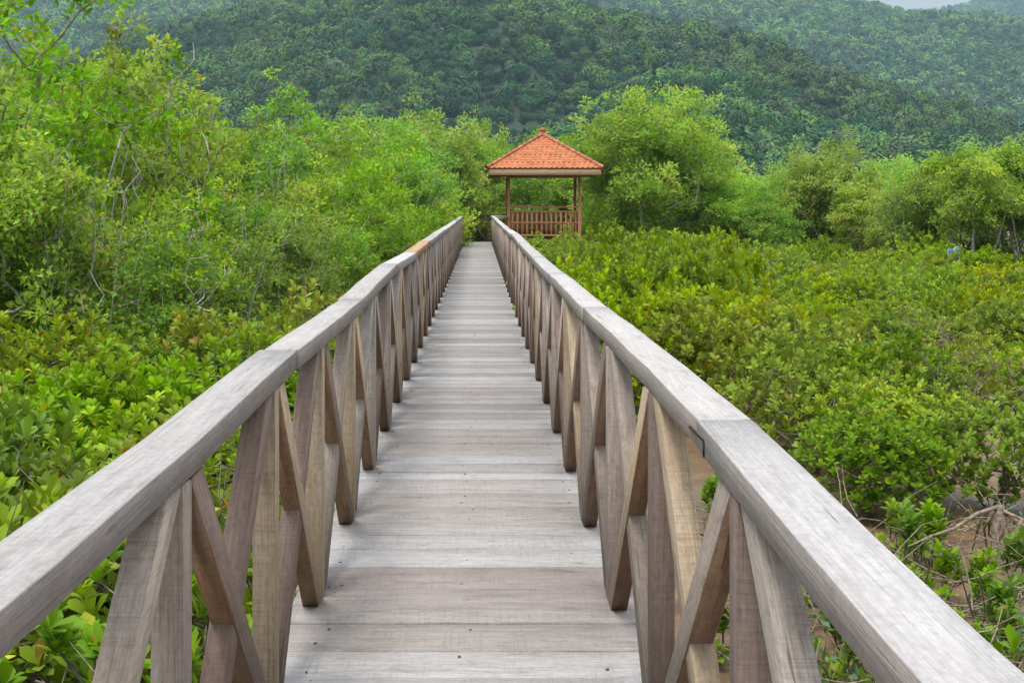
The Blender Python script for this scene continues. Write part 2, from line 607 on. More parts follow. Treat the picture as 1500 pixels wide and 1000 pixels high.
def forest_nodes(col):
    ng = bpy.data.node_groups.new('forest', 'GeometryNodeTree')
    ng.interface.new_socket('Geometry', in_out='INPUT', socket_type='NodeSocketGeometry')
    ng.interface.new_socket('Geometry', in_out='OUTPUT', socket_type='NodeSocketGeometry')
    gi, go = ng.nodes.new('NodeGroupInput'), ng.nodes.new('NodeGroupOutput')
    ci = ng.nodes.new('GeometryNodeCollectionInfo')
    ci.inputs['Collection'].default_value = col
    ci.inputs['Separate Children'].default_value = True
    ci.inputs['Reset Children'].default_value = True
    ip = ng.nodes.new('GeometryNodeInstanceOnPoints')
    ip.inputs['Pick Instance'].default_value = True
    def named(n, t):
        a = ng.nodes.new('GeometryNodeInputNamedAttribute')
        a.data_type = t
        a.inputs['Name'].default_value = n
        return a.outputs['Attribute']
    ng.links.new(gi.outputs[0], ip.inputs['Points'])
    ng.links.new(ci.outputs[0], ip.inputs['Instance'])
    ng.links.new(named('which', 'INT'), ip.inputs['Instance Index'])
    ng.links.new(named('turn', 'FLOAT_VECTOR'), ip.inputs['Rotation'])
    ng.links.new(named('size', 'FLOAT_VECTOR'), ip.inputs['Scale'])
    ng.links.new(ip.outputs[0], go.inputs[0])
    return ng

def canopy(name, hill, n, ulo, uhi, yfrac, crown_r, col_kinds, palms, label, seed, gain=1.0):
    rg = np.random.default_rng(seed)
    y = np.sqrt(rg.uniform((hill.y0 * yfrac[0]) ** 2, (hill.yr * yfrac[1]) ** 2, n))
    u = rg.uniform(ulo, uhi, n)
    x = u * y
    z = hill.height(x, y)
    patch = fbm(np.stack([x / (crown_r * 12), y / (crown_r * 12), np.full(n, seed * 1.7)], -1), 3)
    r = crown_r * (0.48 + 1.05 * rg.random(n) ** 2.2) * (1 + .22 * patch)
    col = np.array([(0.032, 0.090, 0.028), (0.020, 0.060, 0.024), (0.064, 0.130, 0.030), (0.056, 0.090, 0.040), (0.040, 0.122, 0.044)])
    ci = np.clip(((patch * .9 + rg.normal(0, .5, n)) * 1.3 + 2).astype(int), 0, 4)
    ci = np.where(rg.random(n) > .95, 3, ci)
    tint = col[ci] * rg.uniform(0.72, 1.28, (n, 1)) * 1.5 * gain
    palm = rg.random(n) < palms * (1 + 1.2 * np.clip((y - hill.y0) / (hill.yr - hill.y0) < .45, 0, 1))
    which = np.where(palm, 7 + rg.integers(0, 3, n), rg.integers(0, 7, n)).astype(np.int32)
    me = bpy.data.meshes.new(name)
    me.vertices.add(n)
    me.vertices.foreach_set('co', np.stack([x, y, z], -1).astype(np.float32).ravel())
    def put(nm, t, key, a):
        me.attributes.new(nm, t, 'POINT').data.foreach_set(key, a.ravel())
    rr = np.where(palm, crown_r * .85 * rg.uniform(.8, 1.15, n), r)
    put('size', 'FLOAT_VECTOR', 'vector', np.stack([rr, rr, rr * np.where(palm, 1.2, rg.uniform(.8, 1.25, n))], -1).astype(np.float32))
    put('turn', 'FLOAT_VECTOR', 'vector', np.stack([rg.normal(0, .08, n), rg.normal(0, .08, n), rg.uniform(0, 6.283, n)], -1).astype(np.float32))
    put('which', 'INT', 'value', which)
    put('tint', 'FLOAT_VECTOR', 'vector', tint.astype(np.float32))
    me.materials.append(M_canopy)
    ob = link(name, me)
    md = ob.modifiers.new('forest', 'NODES')
    md.node_group = forest_nodes(col_kinds)
    return tag(ob, label, 'forest', kind='stuff')

near_hill = Hill([(-700, 60), (-300, 110), (0, 120), (120, 105), (180, 70), (230, 54), (300, 38), (360, 28), (430, 20), (520, 14), (600, 6), (700, 4), (760, 12),
                  (820, 28), (900, 42), (980, 54), (1060, 70), (1130, 100), (1190, 130), (1260, 156), (1340, 182), (1420, 202), (1500, 220), (1700, 235), (2100, 255)],
                 430, 900, 27, 3.1)
spur_hill = Hill([(-600, 250), (760, 250), (830, 205), (900, 158), (960, 128), (1010, 116), (1060, 128), (1130, 165), (1200, 200), (1280, 228), (1400, 250), (2200, 262)],
                 330, 560, 7, 9.4)
back_hill = Hill([(-700, 0), (-200, 10), (0, 0), (150, 8), (350, -10), (600, -60), (800, -25), (900, -12), (1000, -16), (1100, -10), (1200, 10), (1260, 13), (1290, 18), (1310, 29), (1345, 33),
                  (1400, 35), (1450, 38), (1500, 44), (1600, 42), (1900, 20), (2300, 30)], 1000, 1850, 26, 5.7)
far_hill = Hill([(-700, 120), (900, 110), (1200, 80), (1300, 44), (1380, 24), (1420, 16), (1460, 8), (1520, 0), (1700, -20), (2300, 10)], 2400, 3400, 40, 1.3)
near_hill.terrain('near_hill', 0.006, 90, -0.62, 0.66, 'dark green wooded hill behind the treeline')
spur_hill.terrain('hill_spur', 0.006, 60, -0.35, 0.66, 'low wooded spur in front of the hill, right of the pavilion')
back_hill.terrain('back_hill', 0.008, 70, -0.62, 0.66, 'hazy wooded ridge behind the nearer hill')
far_hill.terrain('far_hill', 0.01, 40, -0.3, 0.66, 'blue far ridge in the top right corner')
canopy('near_forest', near_hill, 20000, -0.50, 0.55, (0.98, 1.06), 5.0, COL_fine, 0.03, 'dense mixed forest and palms covering the dark near hill', 21, .90)
canopy('spur_forest', spur_hill, 5500, -0.05, 0.55, (0.98, 1.10), 4.2, COL_fine, 0.04, 'brighter green wood on the low spur right of the pavilion', 22, 1.15)
canopy('back_forest', back_hill, 32000, -0.42, 0.50, (0.9, 1.05), 6.5, COL_coarse, 0.09, 'hazy palm and tree forest on the ridge behind', 23, 1.3)
canopy('far_forest', far_hill, 9000, 0.10, 0.50, (1.0, 1.05), 11.0, COL_coarse, 0.0, 'blue forest on the farthest ridge', 24)

# ------------------------------------------------------------------ boardwalk
XL, XR = -0.596, 0.484           # inner faces of the posts
END = 60.6
PW, PD = 0.066, 0.092              # timber section
RT, RW = 0.063, 0.119            # handrail
railL = [(-2, .50), (1.87, .50), (2.96, .504), (4.86, .468), (7.6, .4775), (10.9, .424), (14.4, .440), (18.2, .426), (22, .414), (31, .425), (45, .41), (61, .40)]
railR = [(-2, .52), (1.0, .525), (1.94, .517), (3.30, .4705), (7.0, .473), (14, .478), (19, .455), (23, .425), (30, .452), (45, .43), (61, .42)]
def rail_top(side, Y):
    tb = railL if side < 0 else railR
    return CAMZ - float(np.interp(Y, [a for a, b in tb], [b for a, b in tb]))

def tone(kind):
    r = rng.random()
    j = rng.uniform(0.86, 1.12)
    pal = {'deck': [(0.37, 0.345, 0.325), (0.43, 0.41, 0.395), (0.325, 0.295, 0.27), (0.46, 0.445, 0.435), (0.36, 0.315, 0.275)],
           'rail': [(0.455, 0.432, 0.42), (0.49, 0.468, 0.458), (0.43, 0.402, 0.385)],
           'post': [(0.31, 0.245, 0.185), (0.34, 0.285, 0.235), (0.21, 0.140, 0.105), (0.40, 0.290, 0.165), (0.33, 0.26, 0.205), (0.28, 0.23, 0.19)],
           'gaz': [(0.45, 0.205, 0.100), (0.42, 0.185, 0.088), (0.49, 0.235, 0.118)],
           'beam': [(0.20, 0.16, 0.12)]}[kind]
    c = pal[int(r * len(pal)) % len(pal)]
    if kind == 'deck': j *= .80
    return tuple(v * j for v in c)

bw = empty('boardwalk', (0, 0, 0))
tag(bw, 'long weathered grey timber boardwalk with cross-braced railings on both sides', 'boardwalk')

# deck planks (one mesh: planks are its surface)
edges = [-2.2, -1.95, -1.7, -1.42, -1.15, -.9, -.62, -.36, -.1, .18, .44, .72, 1.0, 1.27, 1.55, 1.8, 2.08, 2.36, 2.62, 2.9, 3.17, 3.45, 3.72, 4.0, 4.28, 4.48, 4.75, 5.04, 5.36, 5.61, 5.84, 6.20, 6.52, 6.79, 7.07, 7.44, 7.80, 8.20]
while edges[-1] < END - .1:
    edges.append(edges[-1] + rng.choice([.2, .24, .27, .3, .33]))
special = {4.75: (0.47, 0.46, 0.45), 5.04: (0.36, 0.33, 0.30), 5.36: (0.37, 0.345, 0.32), 5.61: (0.35, 0.31, 0.285), 5.84: (0.34, 0.29, 0.265),
           6.20: (0.46, 0.455, 0.455), 6.52: (0.45, 0.44, 0.43), 6.79: (0.40, 0.39, 0.375), 7.07: (0.37, 0.35, 0.33), 7.44: (0.38, 0.345, 0.31), 7.80: (0.41, 0.39, 0.375)}
dk = Timber()
for a, b in zip(edges[:-1], edges[1:]):
    gap = rng.choice([.003, .006, .011])
    zt = DECK + rng.normal(0, .0022) - .016
    ov = rng.uniform(.10, .135)
    ov2 = rng.uniform(.10, .135)
    dz = rng.normal(0, .0015)
    dk.beam((XL - ov, (a + b) / 2, zt + dz), (XR + ov2, (a + b) / 2 + rng.normal(0, .002), zt - dz), (0, 1, 0), b - a - gap, .032, tuple(v * c_ for v, c_ in zip(special[round(float(a), 2)], (.87, .825, .785))) if round(float(a), 2) in special else tone('deck'), ch=.0022)
ya = edges[-1]
while ya < 62.25:                # the landing at the far end, turning right to the pavilion
    dk.beam((XL - .12, ya + .13, DECK - .016), (1.16, ya + .13, DECK - .016), (0, 1, 0), .255, .032, tuple(v * .8 for v in tone('deck')), ch=.002)
    ya += .26
dk.build('deck', M_wood, bw)

NV, NQ = [], []
for a, b in zip(edges[:-1], edges[1:]):
    if 3.5 < a < 26:
        for x in (XL + .05, -0.056, XR - .05):
            for f in (.22, .78):
                if rng.random() < .5: continue
                cx, cy, n0 = x + rng.normal(0, .02), a + (b - a) * f + rng.normal(0, .014), len(NV)
                rr = rng.uniform(.002, .0045)
                for zz in (DECK - .01, DECK + .0022):
                    NV += [(cx + rr * 1.5 * math.cos(k * 1.0472), cy + rr * math.sin(k * 1.0472), zz) for k in range(6)]
                NQ += [(n0 + k, n0 + (k + 1) % 6, n0 + 6 + (k + 1) % 6, n0 + 6 + k) for k in range(6)]
                NQ += [(n0 + 6, n0 + 7, n0 + 8, n0 + 9), (n0 + 6, n0 + 9, n0 + 10, n0 + 11)]
m_nail, t_, out_ = mat_new('rusty_nail')
pb = N(t_, 'ShaderNodeBsdfPrincipled')
pb.inputs['Base Color'].default_value = (.11, .075, .055, 1)
pb.inputs['Roughness'].default_value = .8
t_.links.new(pb.outputs[0], out_.inputs[0])
link('nail', mesh_np('nail', np.array(NV), [np.array(NQ)], [m_nail]), bw)['kind'] = 'stuff'

# beams and piles under the deck
for X in (XL - .02, -0.056, XR + .02):
    tb = Timber()
    tb.beam((X, -2.2, DECK - .032 - .06 - .002), (X, 62.3, DECK - .032 - .06 - .002), (1, 0, 0), .08, .118, tone('beam'), ch=.003)
    tb.build('stringer', M_wood, bw)

postY = {-1: [0.2, 1.62, 3.07, 4.43, 5.75], 1: [0.0, 1.43, 2.86, 4.27, 5.70]}
for s in (-1, 1):
    while postY[s][-1] < END - 1.5:
        postY[s].append(postY[s][-1] + 1.45 + rng.normal(0, .012))
    postY[s][-1] = END - .08
nb = 0
braces_far = Timber()
n_brace_parts = 0
jobs = []
for s in (-1, 1):
    X0 = XL if s < 0 else XR
    xc = X0 + s * PW / 2
    ys = postY[s]
    for k, Y in enumerate(ys):
        tb = Timber()
        zt = rail_top(s, Y) - RT - .001
        tb.beam((xc, Y, DECK - .002), (xc, Y, zt), (1, 0, 0), PW, PD, tone('post'), ch=.0018)
        tb.build('post', M_post, bw)
        if k % 2 == 0:
            pl = Timber()
            pl.beam((xc + s * .115, Y, -.6), (xc + s * .115, Y, DECK - .036), (1, 0, 0), .12, .12, tone('beam'), ch=.004)
            pl.build('pile', M_wood, bw)
    for Ya, Yb in zip(ys[:-1], ys[1:]):
        jobs.append((Ya, Yb, s, xc))
jobs.sort()
for Ya, Yb, s, xc in jobs:
    h = PD * .5
    ta, tb_ = rail_top(s, Ya) - RT - .001, rail_top(s, Yb) - RT - .001
    y0, y1 = Ya + PD / 2 + .003, Yb - PD / 2 - .003
    half = .055
    for kind in ('D', 'C'):
        T = braces_far if n_brace_parts >= 98 else Timber()
        tn = tone('post')
        inset = -.003 if kind == 'C' else 0.002
        if kind == 'D':          # bottom at the near post, top at the far one
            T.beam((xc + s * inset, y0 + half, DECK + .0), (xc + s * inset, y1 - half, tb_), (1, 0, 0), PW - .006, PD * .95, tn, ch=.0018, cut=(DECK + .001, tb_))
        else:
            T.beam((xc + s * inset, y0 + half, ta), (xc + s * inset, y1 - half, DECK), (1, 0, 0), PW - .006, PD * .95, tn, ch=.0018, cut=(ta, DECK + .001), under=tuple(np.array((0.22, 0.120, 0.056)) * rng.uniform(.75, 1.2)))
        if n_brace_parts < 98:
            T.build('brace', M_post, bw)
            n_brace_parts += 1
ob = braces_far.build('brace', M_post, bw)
ob['kind'] = 'stuff'

# handrails: one part for every length of timber
joints = {-1: [-2.2, 1.0, 4.86, 7.62, 10.9, 14.35, 18.2, 22.0, 26.4, 31, 35.2, 39.5, 44, 48.2, 52.6, 56.8, END],
          1: [-2.2, .2, 3.30, 7.0, 10.6, 14.0, 18.6, 23.0, 26.6, 30.4, 34.8, 39, 43.2, 47.6, 52, 56.4, END]}
for s in (-1, 1):
    X0 = XL if s < 0 else XR
    for j, (Ya, Yb) in enumerate(zip(joints[s][:-1], joints[s][1:])):
        tb = Timber()
        dx = rng.normal(0, .004)
        xc = X0 + s * (RW / 2 - .002) + dx
        tn = tone('rail')
        browned = (s < 0 and abs(Ya - 14.35) < .01)
        if browned:
            tn = (0.46, 0.29, 0.15)
        n = max(2, int((Yb - Ya) / .5))
        knots = [Ya + .002 + (Yb - Ya - .004) * q / n for q in range(n + 1)]
        # swept section following the rail's own rise and fall
        ch = .0025
        hw, ht = (RW + rng.normal(0, .003)) / 2, RT / 2
        prof = [(-hw + ch, -ht), (hw - ch, -ht), (hw, -ht + ch), (hw, ht - ch), (hw - ch, ht), (-hw + ch, ht), (-hw, ht - ch), (-hw, -ht + ch)]
        off = rng.random(3) * 40
        ph = rng.random(3) * 6
        V, G, Q = [], [], []
        dzj = rng.normal(0, .0022)
        for q, Y in enumerate(knots):
            zc = rail_top(s, Y) - RT / 2 + dzj
            wx = .004 * math.sin(Y * 1.3 + ph[0]) + .002 * math.sin(Y * 4.1 + ph[1])
            for x, z in prof:
                V.append((xc + x + wx, Y, zc + z + .0012 * math.sin(Y * 5 + x * 40 + ph[2])))
                G.append((Y + off[0], x + off[1], z + off[2]))
        for q in range(len(knots) - 1):
            for k in range(8):
                k2 = (k + 1) % 8
                Q.append((q * 8 + k, q * 8 + 8 + k, q * 8 + 8 + k2, q * 8 + k2))
        b = (len(knots) - 1) * 8
        caps = [tuple(range(8)), tuple(b + k for k in reversed(range(8)))]
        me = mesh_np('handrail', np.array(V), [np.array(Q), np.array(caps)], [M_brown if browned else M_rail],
                     {'gr': ('VEC', np.array(G)), 'tone': ('COL', np.array([tuple(np.array(tn) * ((.70, .635, .57) if k % 8 in (2, 3, 6, 7) else (1, 1, 1))) for k in range(len(V))]))})  # rail sides toned darker and warmer than the top: shade painted into the colour
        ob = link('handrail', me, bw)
        if browned:
            ob['label'] = 'fresher orange brown length of handrail on the left side'
# black staple across the joint in the right handrail
def tube_path(pts, r, sides=6):
    pts = np.array(pts, float)
    V, Q = [], []
    for i, p in enumerate(pts):
        d = pts[min(i + 1, len(pts) - 1)] - pts[max(i - 1, 0)]
        d = d / np.linalg.norm(d)
        up = np.array([0, 0, 1.0]) if abs(d[2]) < .9 else np.array([1.0, 0, 0])
        a = np.cross(d, up)
        a /= np.linalg.norm(a)
        b = np.cross(d, a)
        rr = r[i] if hasattr(r, '__len__') else r
        for k in range(sides):
            t = 2 * math.pi * k / sides
            V.append(p + a * math.cos(t) * rr + b * math.sin(t) * rr)
    for i in range(len(pts) - 1):
        for k in range(sides):
            k2 = (k + 1) % sides
            Q.append((i * sides + k, i * sides + k2, (i + 1) * sides + k2, (i + 1) * sides + k))
    return np.array(V), np.array(Q)
m_iron, t_, out_ = mat_new('rusted_iron')
pb = N(t_, 'ShaderNodeBsdfPrincipled')
nz = N(t_, 'ShaderNodeTexNoise')
nz.inputs['Scale'].default_value = 300
t_.links.new(ramp(t_, nz.outputs['Fac'], [(.4, (.015, .013, .012)), (.7, (.05, .03, .02))]), pb.inputs['Base Color'])
pb.inputs['Roughness'].default_value = .7
pb.inputs['Metallic'].default_value = .6
t_.links.new(pb.outputs[0], out_.inputs[0])
zr = rail_top(1, 3.35)
xs = XR - .001
V, Q = tube_path([(xs + .004, 3.19, zr - .03), (xs - .004, 3.19, zr - .030), (xs - .005, 3.19, zr - .062), (xs - .005, 3.193, zr - .030), (xs - .004, 3.42, zr - .033), (xs + .006, 3.42, zr - .033)], .0032)
link('staple', mesh_np('staple', V, [Q], [m_iron]), bw)

# end railing across the landing
er = Timber()
zt = CAMZ - .41
for x0, x1 in ((XL, 0.36), (0.36, 1.2)):
    er.beam((x0, 62.35, zt), (x1, 62.35, zt), (0, 1, 0), .12, .07, (0.16, 0.11, 0.075))
er.build('end_rail', M_brown, bw)
for x in (XL + .04, .36):
    Timber().beam((x, 62.35, DECK), (x, 62.35, zt - .036), (1, 0, 0), .09, .07, (0.16, 0.11, 0.075)).build('post', M_brown, bw)
Timber().beam((XL + .1, 62.33, DECK + .05), (.30, 62.33, zt - .05), (0, 1, 0), .05, .08, (0.22, 0.14, 0.09)).build('brace', M_brown, bw)
Timber().beam((XL + .1, 62.39, zt - .05), (.30, 62.39, DECK + .05), (0, 1, 0), .05, .08, (0.17, 0.11, 0.07)).build('brace', M_brown, bw)
Timber().beam((XR + .02, END + .02, CAMZ - .44), (1.17, 61.9, CAMZ - .46), (0, 1, 0), .11, .07, tone('rail')).build('handrail', M_wood, bw)

# ------------------------------------------------------------------ pavilion
def tile_material():
    m, t, out = mat_new('terracotta_tile')
    a = N(t, 'ShaderNodeAttribute', attribute_name='tone')
    tcn = N(t, 'ShaderNodeTexCoord')
    n = N(t, 'ShaderNodeTexNoise')
    n.inputs['Scale'].default_value = 7
    n.inputs['Detail'].default_value = 6
    t.links.new(tcn.outputs['Object'], n.inputs['Vector'])
    col = mixc(t, 1.0, a.outputs['Color'], ramp(t, n.outputs['Fac'], [(.3, g3(.80)), (.7, g3(1.15))]), 'MULTIPLY')
    p = N(t, 'ShaderNodeBsdfPrincipled')
    p.inputs['Roughness'].default_value = .75
    t.links.new(col, p.inputs['Base Color'])
    t.links.new(p.outputs[0], out.inputs[0])
    return m
M_tile = tile_material()

GC = np.array([2.675, 63.45, 0.0])
GH = 1.465                        # half post spacing
EAVE = 2.33                       # half roof width
ZE, ZA = 4.50, 5.94
gz = empty('pavilion', (GC[0], GC[1], 0))
tag(gz, 'open timber pavilion with orange tiled hipped roof beside the boardwalk end', 'pavilion')
# roof: courses of pantiles on each slope
V, Q, K = [], [], []
rows = 13
for side in range(4):
    ang = side * math.pi / 2
    ca, sa = math.cos(ang), math.sin(ang)
    for r in range(rows):
        t0, t1 = r / rows, (r + 1.12) / rows
        hw0, hw1 = EAVE * (1 - t0), EAVE * (1 - min(t1, 1))
        z0, z1 = ZE + (ZA - ZE) * t0, ZE + (ZA - ZE) * min(t1, 1)
        tw = .21
        n = max(1, int(round(2 * hw0 / tw)))
        for c in range(n):
            xa, xb = -hw0 + 2 * hw0 * c / n, -hw0 + 2 * hw0 * (c + 1) / n
            tn = np.array([0.50, 0.165, 0.062]) * rng.uniform(.84, 1.14) * np.array([1, rng.uniform(.9, 1.2), rng.uniform(.8, 1.3)])
            seg = 4
            base = len(V)
            for e, (hw, z, lift) in enumerate(((hw0, z0, .070), (hw1, z1, .010))):
                for k in range(seg + 1):
                    x = xa + (xb - xa) * k / seg
                    x = max(-hw, min(hw, x)) if e else x
                    zz = z + lift + .020 * math.sin(math.pi * 2 * k / seg)
                    y = -hw
                    V.append((x * ca - y * sa, x * sa + y * ca, zz))
                    K.append(tn)
            for k in range(seg):
                Q.append((base + k, base + k + 1, base + seg + 2 + k, base + seg + 1 + k))
            # front lip of the tile
            b2 = len(V)
            for k in range(seg + 1):
                v = V[base + k]
                V.append((v[0], v[1], v[2] - .055))
                K.append(tn)
            for k in range(seg):
                Q.append((b2 + k, b2 + k + 1, base + k + 1, base + k))
roof = link('roof', mesh_np('roof', np.array(V), [np.array(Q)], [M_tile], {'tone': ('COL', np.array(K))}), gz)
# under-roof boarding (closed pyramid, thick)
e = EAVE - .03
Vb = [(-e, -e, ZE), (e, -e, ZE), (e, e, ZE), (-e, e, ZE), (0, 0, ZA - .02), (-e, -e, ZE - .03), (e, -e, ZE - .03), (e, e, ZE - .03), (-e, e, ZE - .03), (0, 0, ZA - .06)]
Tb = [(0, 1, 4), (1, 2, 4), (2, 3, 4), (3, 0, 4), (6, 5, 9), (7, 6, 9), (8, 7, 9), (5, 8, 9)]
Qb = [(5, 6, 1, 0), (6, 7, 2, 1), (7, 8, 3, 2), (8, 5, 0, 3)]
link('ceiling', mesh_np('ceiling', np.array(Vb, float), [np.array(Tb), np.array(Qb)], [M_brown],
     {'gr': ('VEC', np.array(Vb, float)), 'tone': ('COL', np.array([(0.16, 0.10, 0.06)] * 10))}), gz)
# hip ridge caps
for k in range(4):
    sx, sy = ((-1, -1), (1, -1), (1, 1), (-1, 1))[k]
    a0 = np.array([sx * (EAVE + .05), sy * (EAVE + .05), ZE + .04])
    a1 = np.array([0, 0, ZA + .07])
    V, Q, K = [], [], []
    nn = 11
    for q in range(nn):
        p0, p1 = a0 + (a1 - a0) * q / nn, a0 + (a1 - a0) * (q + 1.1) / nn
        v_, q_ = tube_path([p0, p1], [.085, .062], 8)
        Q.append(q_ + len(V))
        tn = np.array([0.42, 0.15, 0.085]) * rng.uniform(.8, 1.2)
        V += list(v_)
        K += [tn] * len(v_)
    link('ridge_cap', mesh_np('ridge_cap', np.array(V), [np.vstack(Q)], [M_tile], {'tone': ('COL', np.array(K))}, smooth=True), roof)
def lathe(prof, n=14):
    V, Q = [], []
    for r, z in prof:
        for k in range(n):
            t = 2 * math.pi * k / n
            V.append((r * math.cos(t), r * math.sin(t), z))
    for i in range(len(prof) - 1):
        for k in range(n):
            k2 = (k + 1) % n
            Q.append((i * n + k, i * n + k2, (i + 1) * n + k2, (i + 1) * n + k))
    return np.array(V), np.array(Q)
V, Q = lathe([(.17, ZA + .0), (.17, ZA + .07), (.09, ZA + .12), (.085, ZA + .16), (.125, ZA + .21), (.12, ZA + .27), (.06, ZA + .32), (.0, ZA + .33)])
link('finial', mesh_np('finial', V, [Q], [M_tile], {'tone': ('COL', np.array([(0.40, 0.10, 0.06)] * len(V)))}, smooth=True), roof)
# fascia boards
for k in range(4):
    ang = k * math.pi / 2
    ca, sa = math.cos(ang), math.sin(ang)
    rot = lambda x, y, z: (x * ca - y * sa, x * sa + y * ca, z)
    fe = EAVE - .055
    ln = fe - (.02 if k % 2 else -.02)
    Timber().beam(rot(-ln, -fe, ZE - .145), rot(ln, -fe, ZE - .145), rot(0, 1, 0), .035, .25, (0.50, 0.315, 0.185)).build('fascia', M_brown, gz)
    Timber().beam(rot(-GH - .05, -GH, ZE - .26 + (k % 2) * .003), rot(GH + .05, -GH, ZE - .26 + (k % 2) * .003), rot(0, 1, 0), .09, .13, tone('gaz')).build('tie_beam', M_brown, gz)
    Timber().beam(rot(-GH, -GH, -.4), rot(-GH, -GH, ZE - .33), (1, 0, 0), .125, .125, tone('gaz'), ch=.006).build('post', M_brown, gz)
# railings
FL = 1.55
for k in range(4):
    ang = k * math.pi / 2
    ca, sa = math.cos(ang), math.sin(ang)
    rot = lambda x, y, z: (x * ca - y * sa, x * sa + y * ca, z)
    a0, a1 = -GH + .065, GH - .065
    if k == 3:                   # the side with the entrance from the landing
        a0, a1 = (-.35, GH - .065)
    tr_ = Timber()
    tr_.beam(rot(a0, -GH, 2.92), rot(a1, -GH, 2.92), rot(0, 1, 0), .07, .06, tone('gaz'))
    rl = tr_.build('railing', M_brown, gz)
    for zz, th in ((2.73, .07), (2.28, .06), (1.76, .06)):
        Timber().beam(rot(a0, -GH, zz), rot(a1, -GH, zz), rot(0, 1, 0), .06, th, tone('gaz')).build('cross_rail', M_brown, rl)
    n = int((a1 - a0) / .19)
    for c in range(n):
        x = a0 + (a1 - a0) * (c + .5) / n
        Timber().beam(rot(x, -GH, 1.78), rot(x, -GH, 2.705), rot(1, 0, 0), .075, .03, tone('gaz')).build('baluster', M_brown, rl)
fl = Timber()
y = -GH - .1
while y < GH + .1:
    fl.beam((-GH - .15, y + .1, FL - .02), (GH + .15, y + .1, FL - .02), (0, 1, 0), .195, .035, tone('gaz'))
    y += .2
fl.build('floor', M_brown, gz)
bn = Timber()
bn.beam((-GH + .2, GH - .3, 2.0), (GH - .2, GH - .3, 2.0), (0, 1, 0), .38, .05, tone('gaz'))
for x in (-GH + .4, 0, GH - .4):
    bn.beam((x, GH - .3, FL), (x, GH - .3, 1.974), (1, 0, 0), .08, .08, tone('gaz'))
bn.build('bench', M_brown, gz)

# ------------------------------------------------------------------ leaves
def leaf_fine(P, D, U, L, W, droop, fold):
    """pointed oval leaves with a folded midrib: 8 vertices, 6 faces"""
    n = len(P)
    D = unit(D)
    S = unit(np.cross(D, U))
    Nn = np.cross(S, D)
    pts = [(0, 0, 0), (.34, .66, 1), (.76, .95, 1), (1, 0, 0), (.76, -.95, 1), (.34, -.66, 1), (.34, 0, 0), (.76, 0, 0)]
    V = np.empty((n, 8, 3))
    for k, (t, s_, f) in enumerate(pts):
        V[:, k] = P + D * (t * L)[:, None] + S * (s_ * W)[:, None] + Nn * (f * fold * W - droop * t * t * L)[:, None]
    b = (np.arange(n) * 8)[:, None]
    tri = np.concatenate([b + np.array(x) for x in ((0, 6, 1), (2, 7, 3), (0, 5, 6), (4, 3, 7))])
    qd = np.concatenate([b + np.array(x) for x in ((1, 6, 7, 2), (6, 5, 4, 7))])
    return V.reshape(-1, 3), tri, qd, 8

def leaf_small(P, D, U, L, W, droop, fold):
    n = len(P)
    D = unit(D)
    S = unit(np.cross(D, U))
    Nn = np.cross(S, D)
    V = np.empty((n, 4, 3))
    for k, (t, s_, f) in enumerate([(0, 0, 0), (.5, 1, 1), (1, 0, 0), (.5, -1, 1)]):
        V[:, k] = P + D * (t * L)[:, None] + S * (s_ * W)[:, None] + Nn * (f * fold * W - droop * t * t * L)[:, None]
    b = (np.arange(n) * 4)[:, None]
    tri = np.concatenate([b + np.array(x) for x in ((0, 2, 1), (0, 3, 2))])
    return V.reshape(-1, 3), tri, np.zeros((0, 4), int), 4

def edge_tubes(A, B, ra, rb, sides=5):
    """tapered prisms for skeleton edges"""
    D = unit(B - A)
    up = np.where(np.abs(D[:, 2:3]) < .9, np.array([[0, 0, 1.0]]), np.array([[1.0, 0, 0]]))
    S = unit(np.cross(D, up))
    T = np.cross(D, S)
    A2 = A - D * (ra * .5)[:, None]
    B2 = B + D * (rb * .5)[:, None]
    n = len(A)
    V = np.empty((n, 2, sides, 3))
    for k in range(sides):
        t = 2 * math.pi * k / sides
        off = S * math.cos(t) + T * math.sin(t)
        V[:, 0, k] = A2 + off * ra[:, None]
        V[:, 1, k] = B2 + off * rb[:, None]
    b = (np.arange(n) * sides * 2)[:, None]
    q = np.concatenate([b + np.array((k, (k + 1) % sides, sides + (k + 1) % sides, sides + k)) for k in range(sides)])
    return V.reshape(-1, 3), q

def skeleton(rg, tips, starts, sub=3, jit=.06, reach_up=0.35):
    """grow limbs from the start nodes out to every tip, each tip joining the nearest lower limb"""
    pos = [np.array(p, float) for p in starts[0]]
    par = list(starts[1])
    order = np.argsort(np.linalg.norm(tips - np.array(pos[0]), axis=1) + rg.normal(0, .1, len(tips)))
    tip_node = np.zeros(len(tips), int)
    for ti in order:
        q = tips[ti]
        P = np.array(pos)
        d = np.linalg.norm(P - q, axis=1) + reach_up * np.maximum(0, P[:, 2] - q[2] + .1) * 4 + .12 * np.linalg.norm((P - q)[:, :2], axis=1)
        d[0] += .5
        i = int(np.argmin(d))
        a = pos[i]
        last = i
        L = np.linalg.norm(q - a)
        ns = max(1, min(sub, int(L / .18)))
        for k in range(1, ns + 1):
            t = k / ns
            p = a + (q - a) * t
            if k < ns:
                p = p + rg.normal(0, jit * L, 3) * (1 - abs(2 * t - 1) * .5) + np.array([0, 0, -.04 * L * math.sin(math.pi * t)])
            pos.append(p)
            par.append(last)
            last = len(pos) - 1
        tip_node[ti] = last
    pos = np.array(pos)
    par = np.array(par)
    cnt = np.zeros(len(pos))
    cnt[tip_node] += 1
    for i in range(len(pos) - 1, 0, -1):
        if par[i] >= 0:
            cnt[par[i]] += cnt[i]
    return pos, par, np.maximum(cnt, 1), tip_node

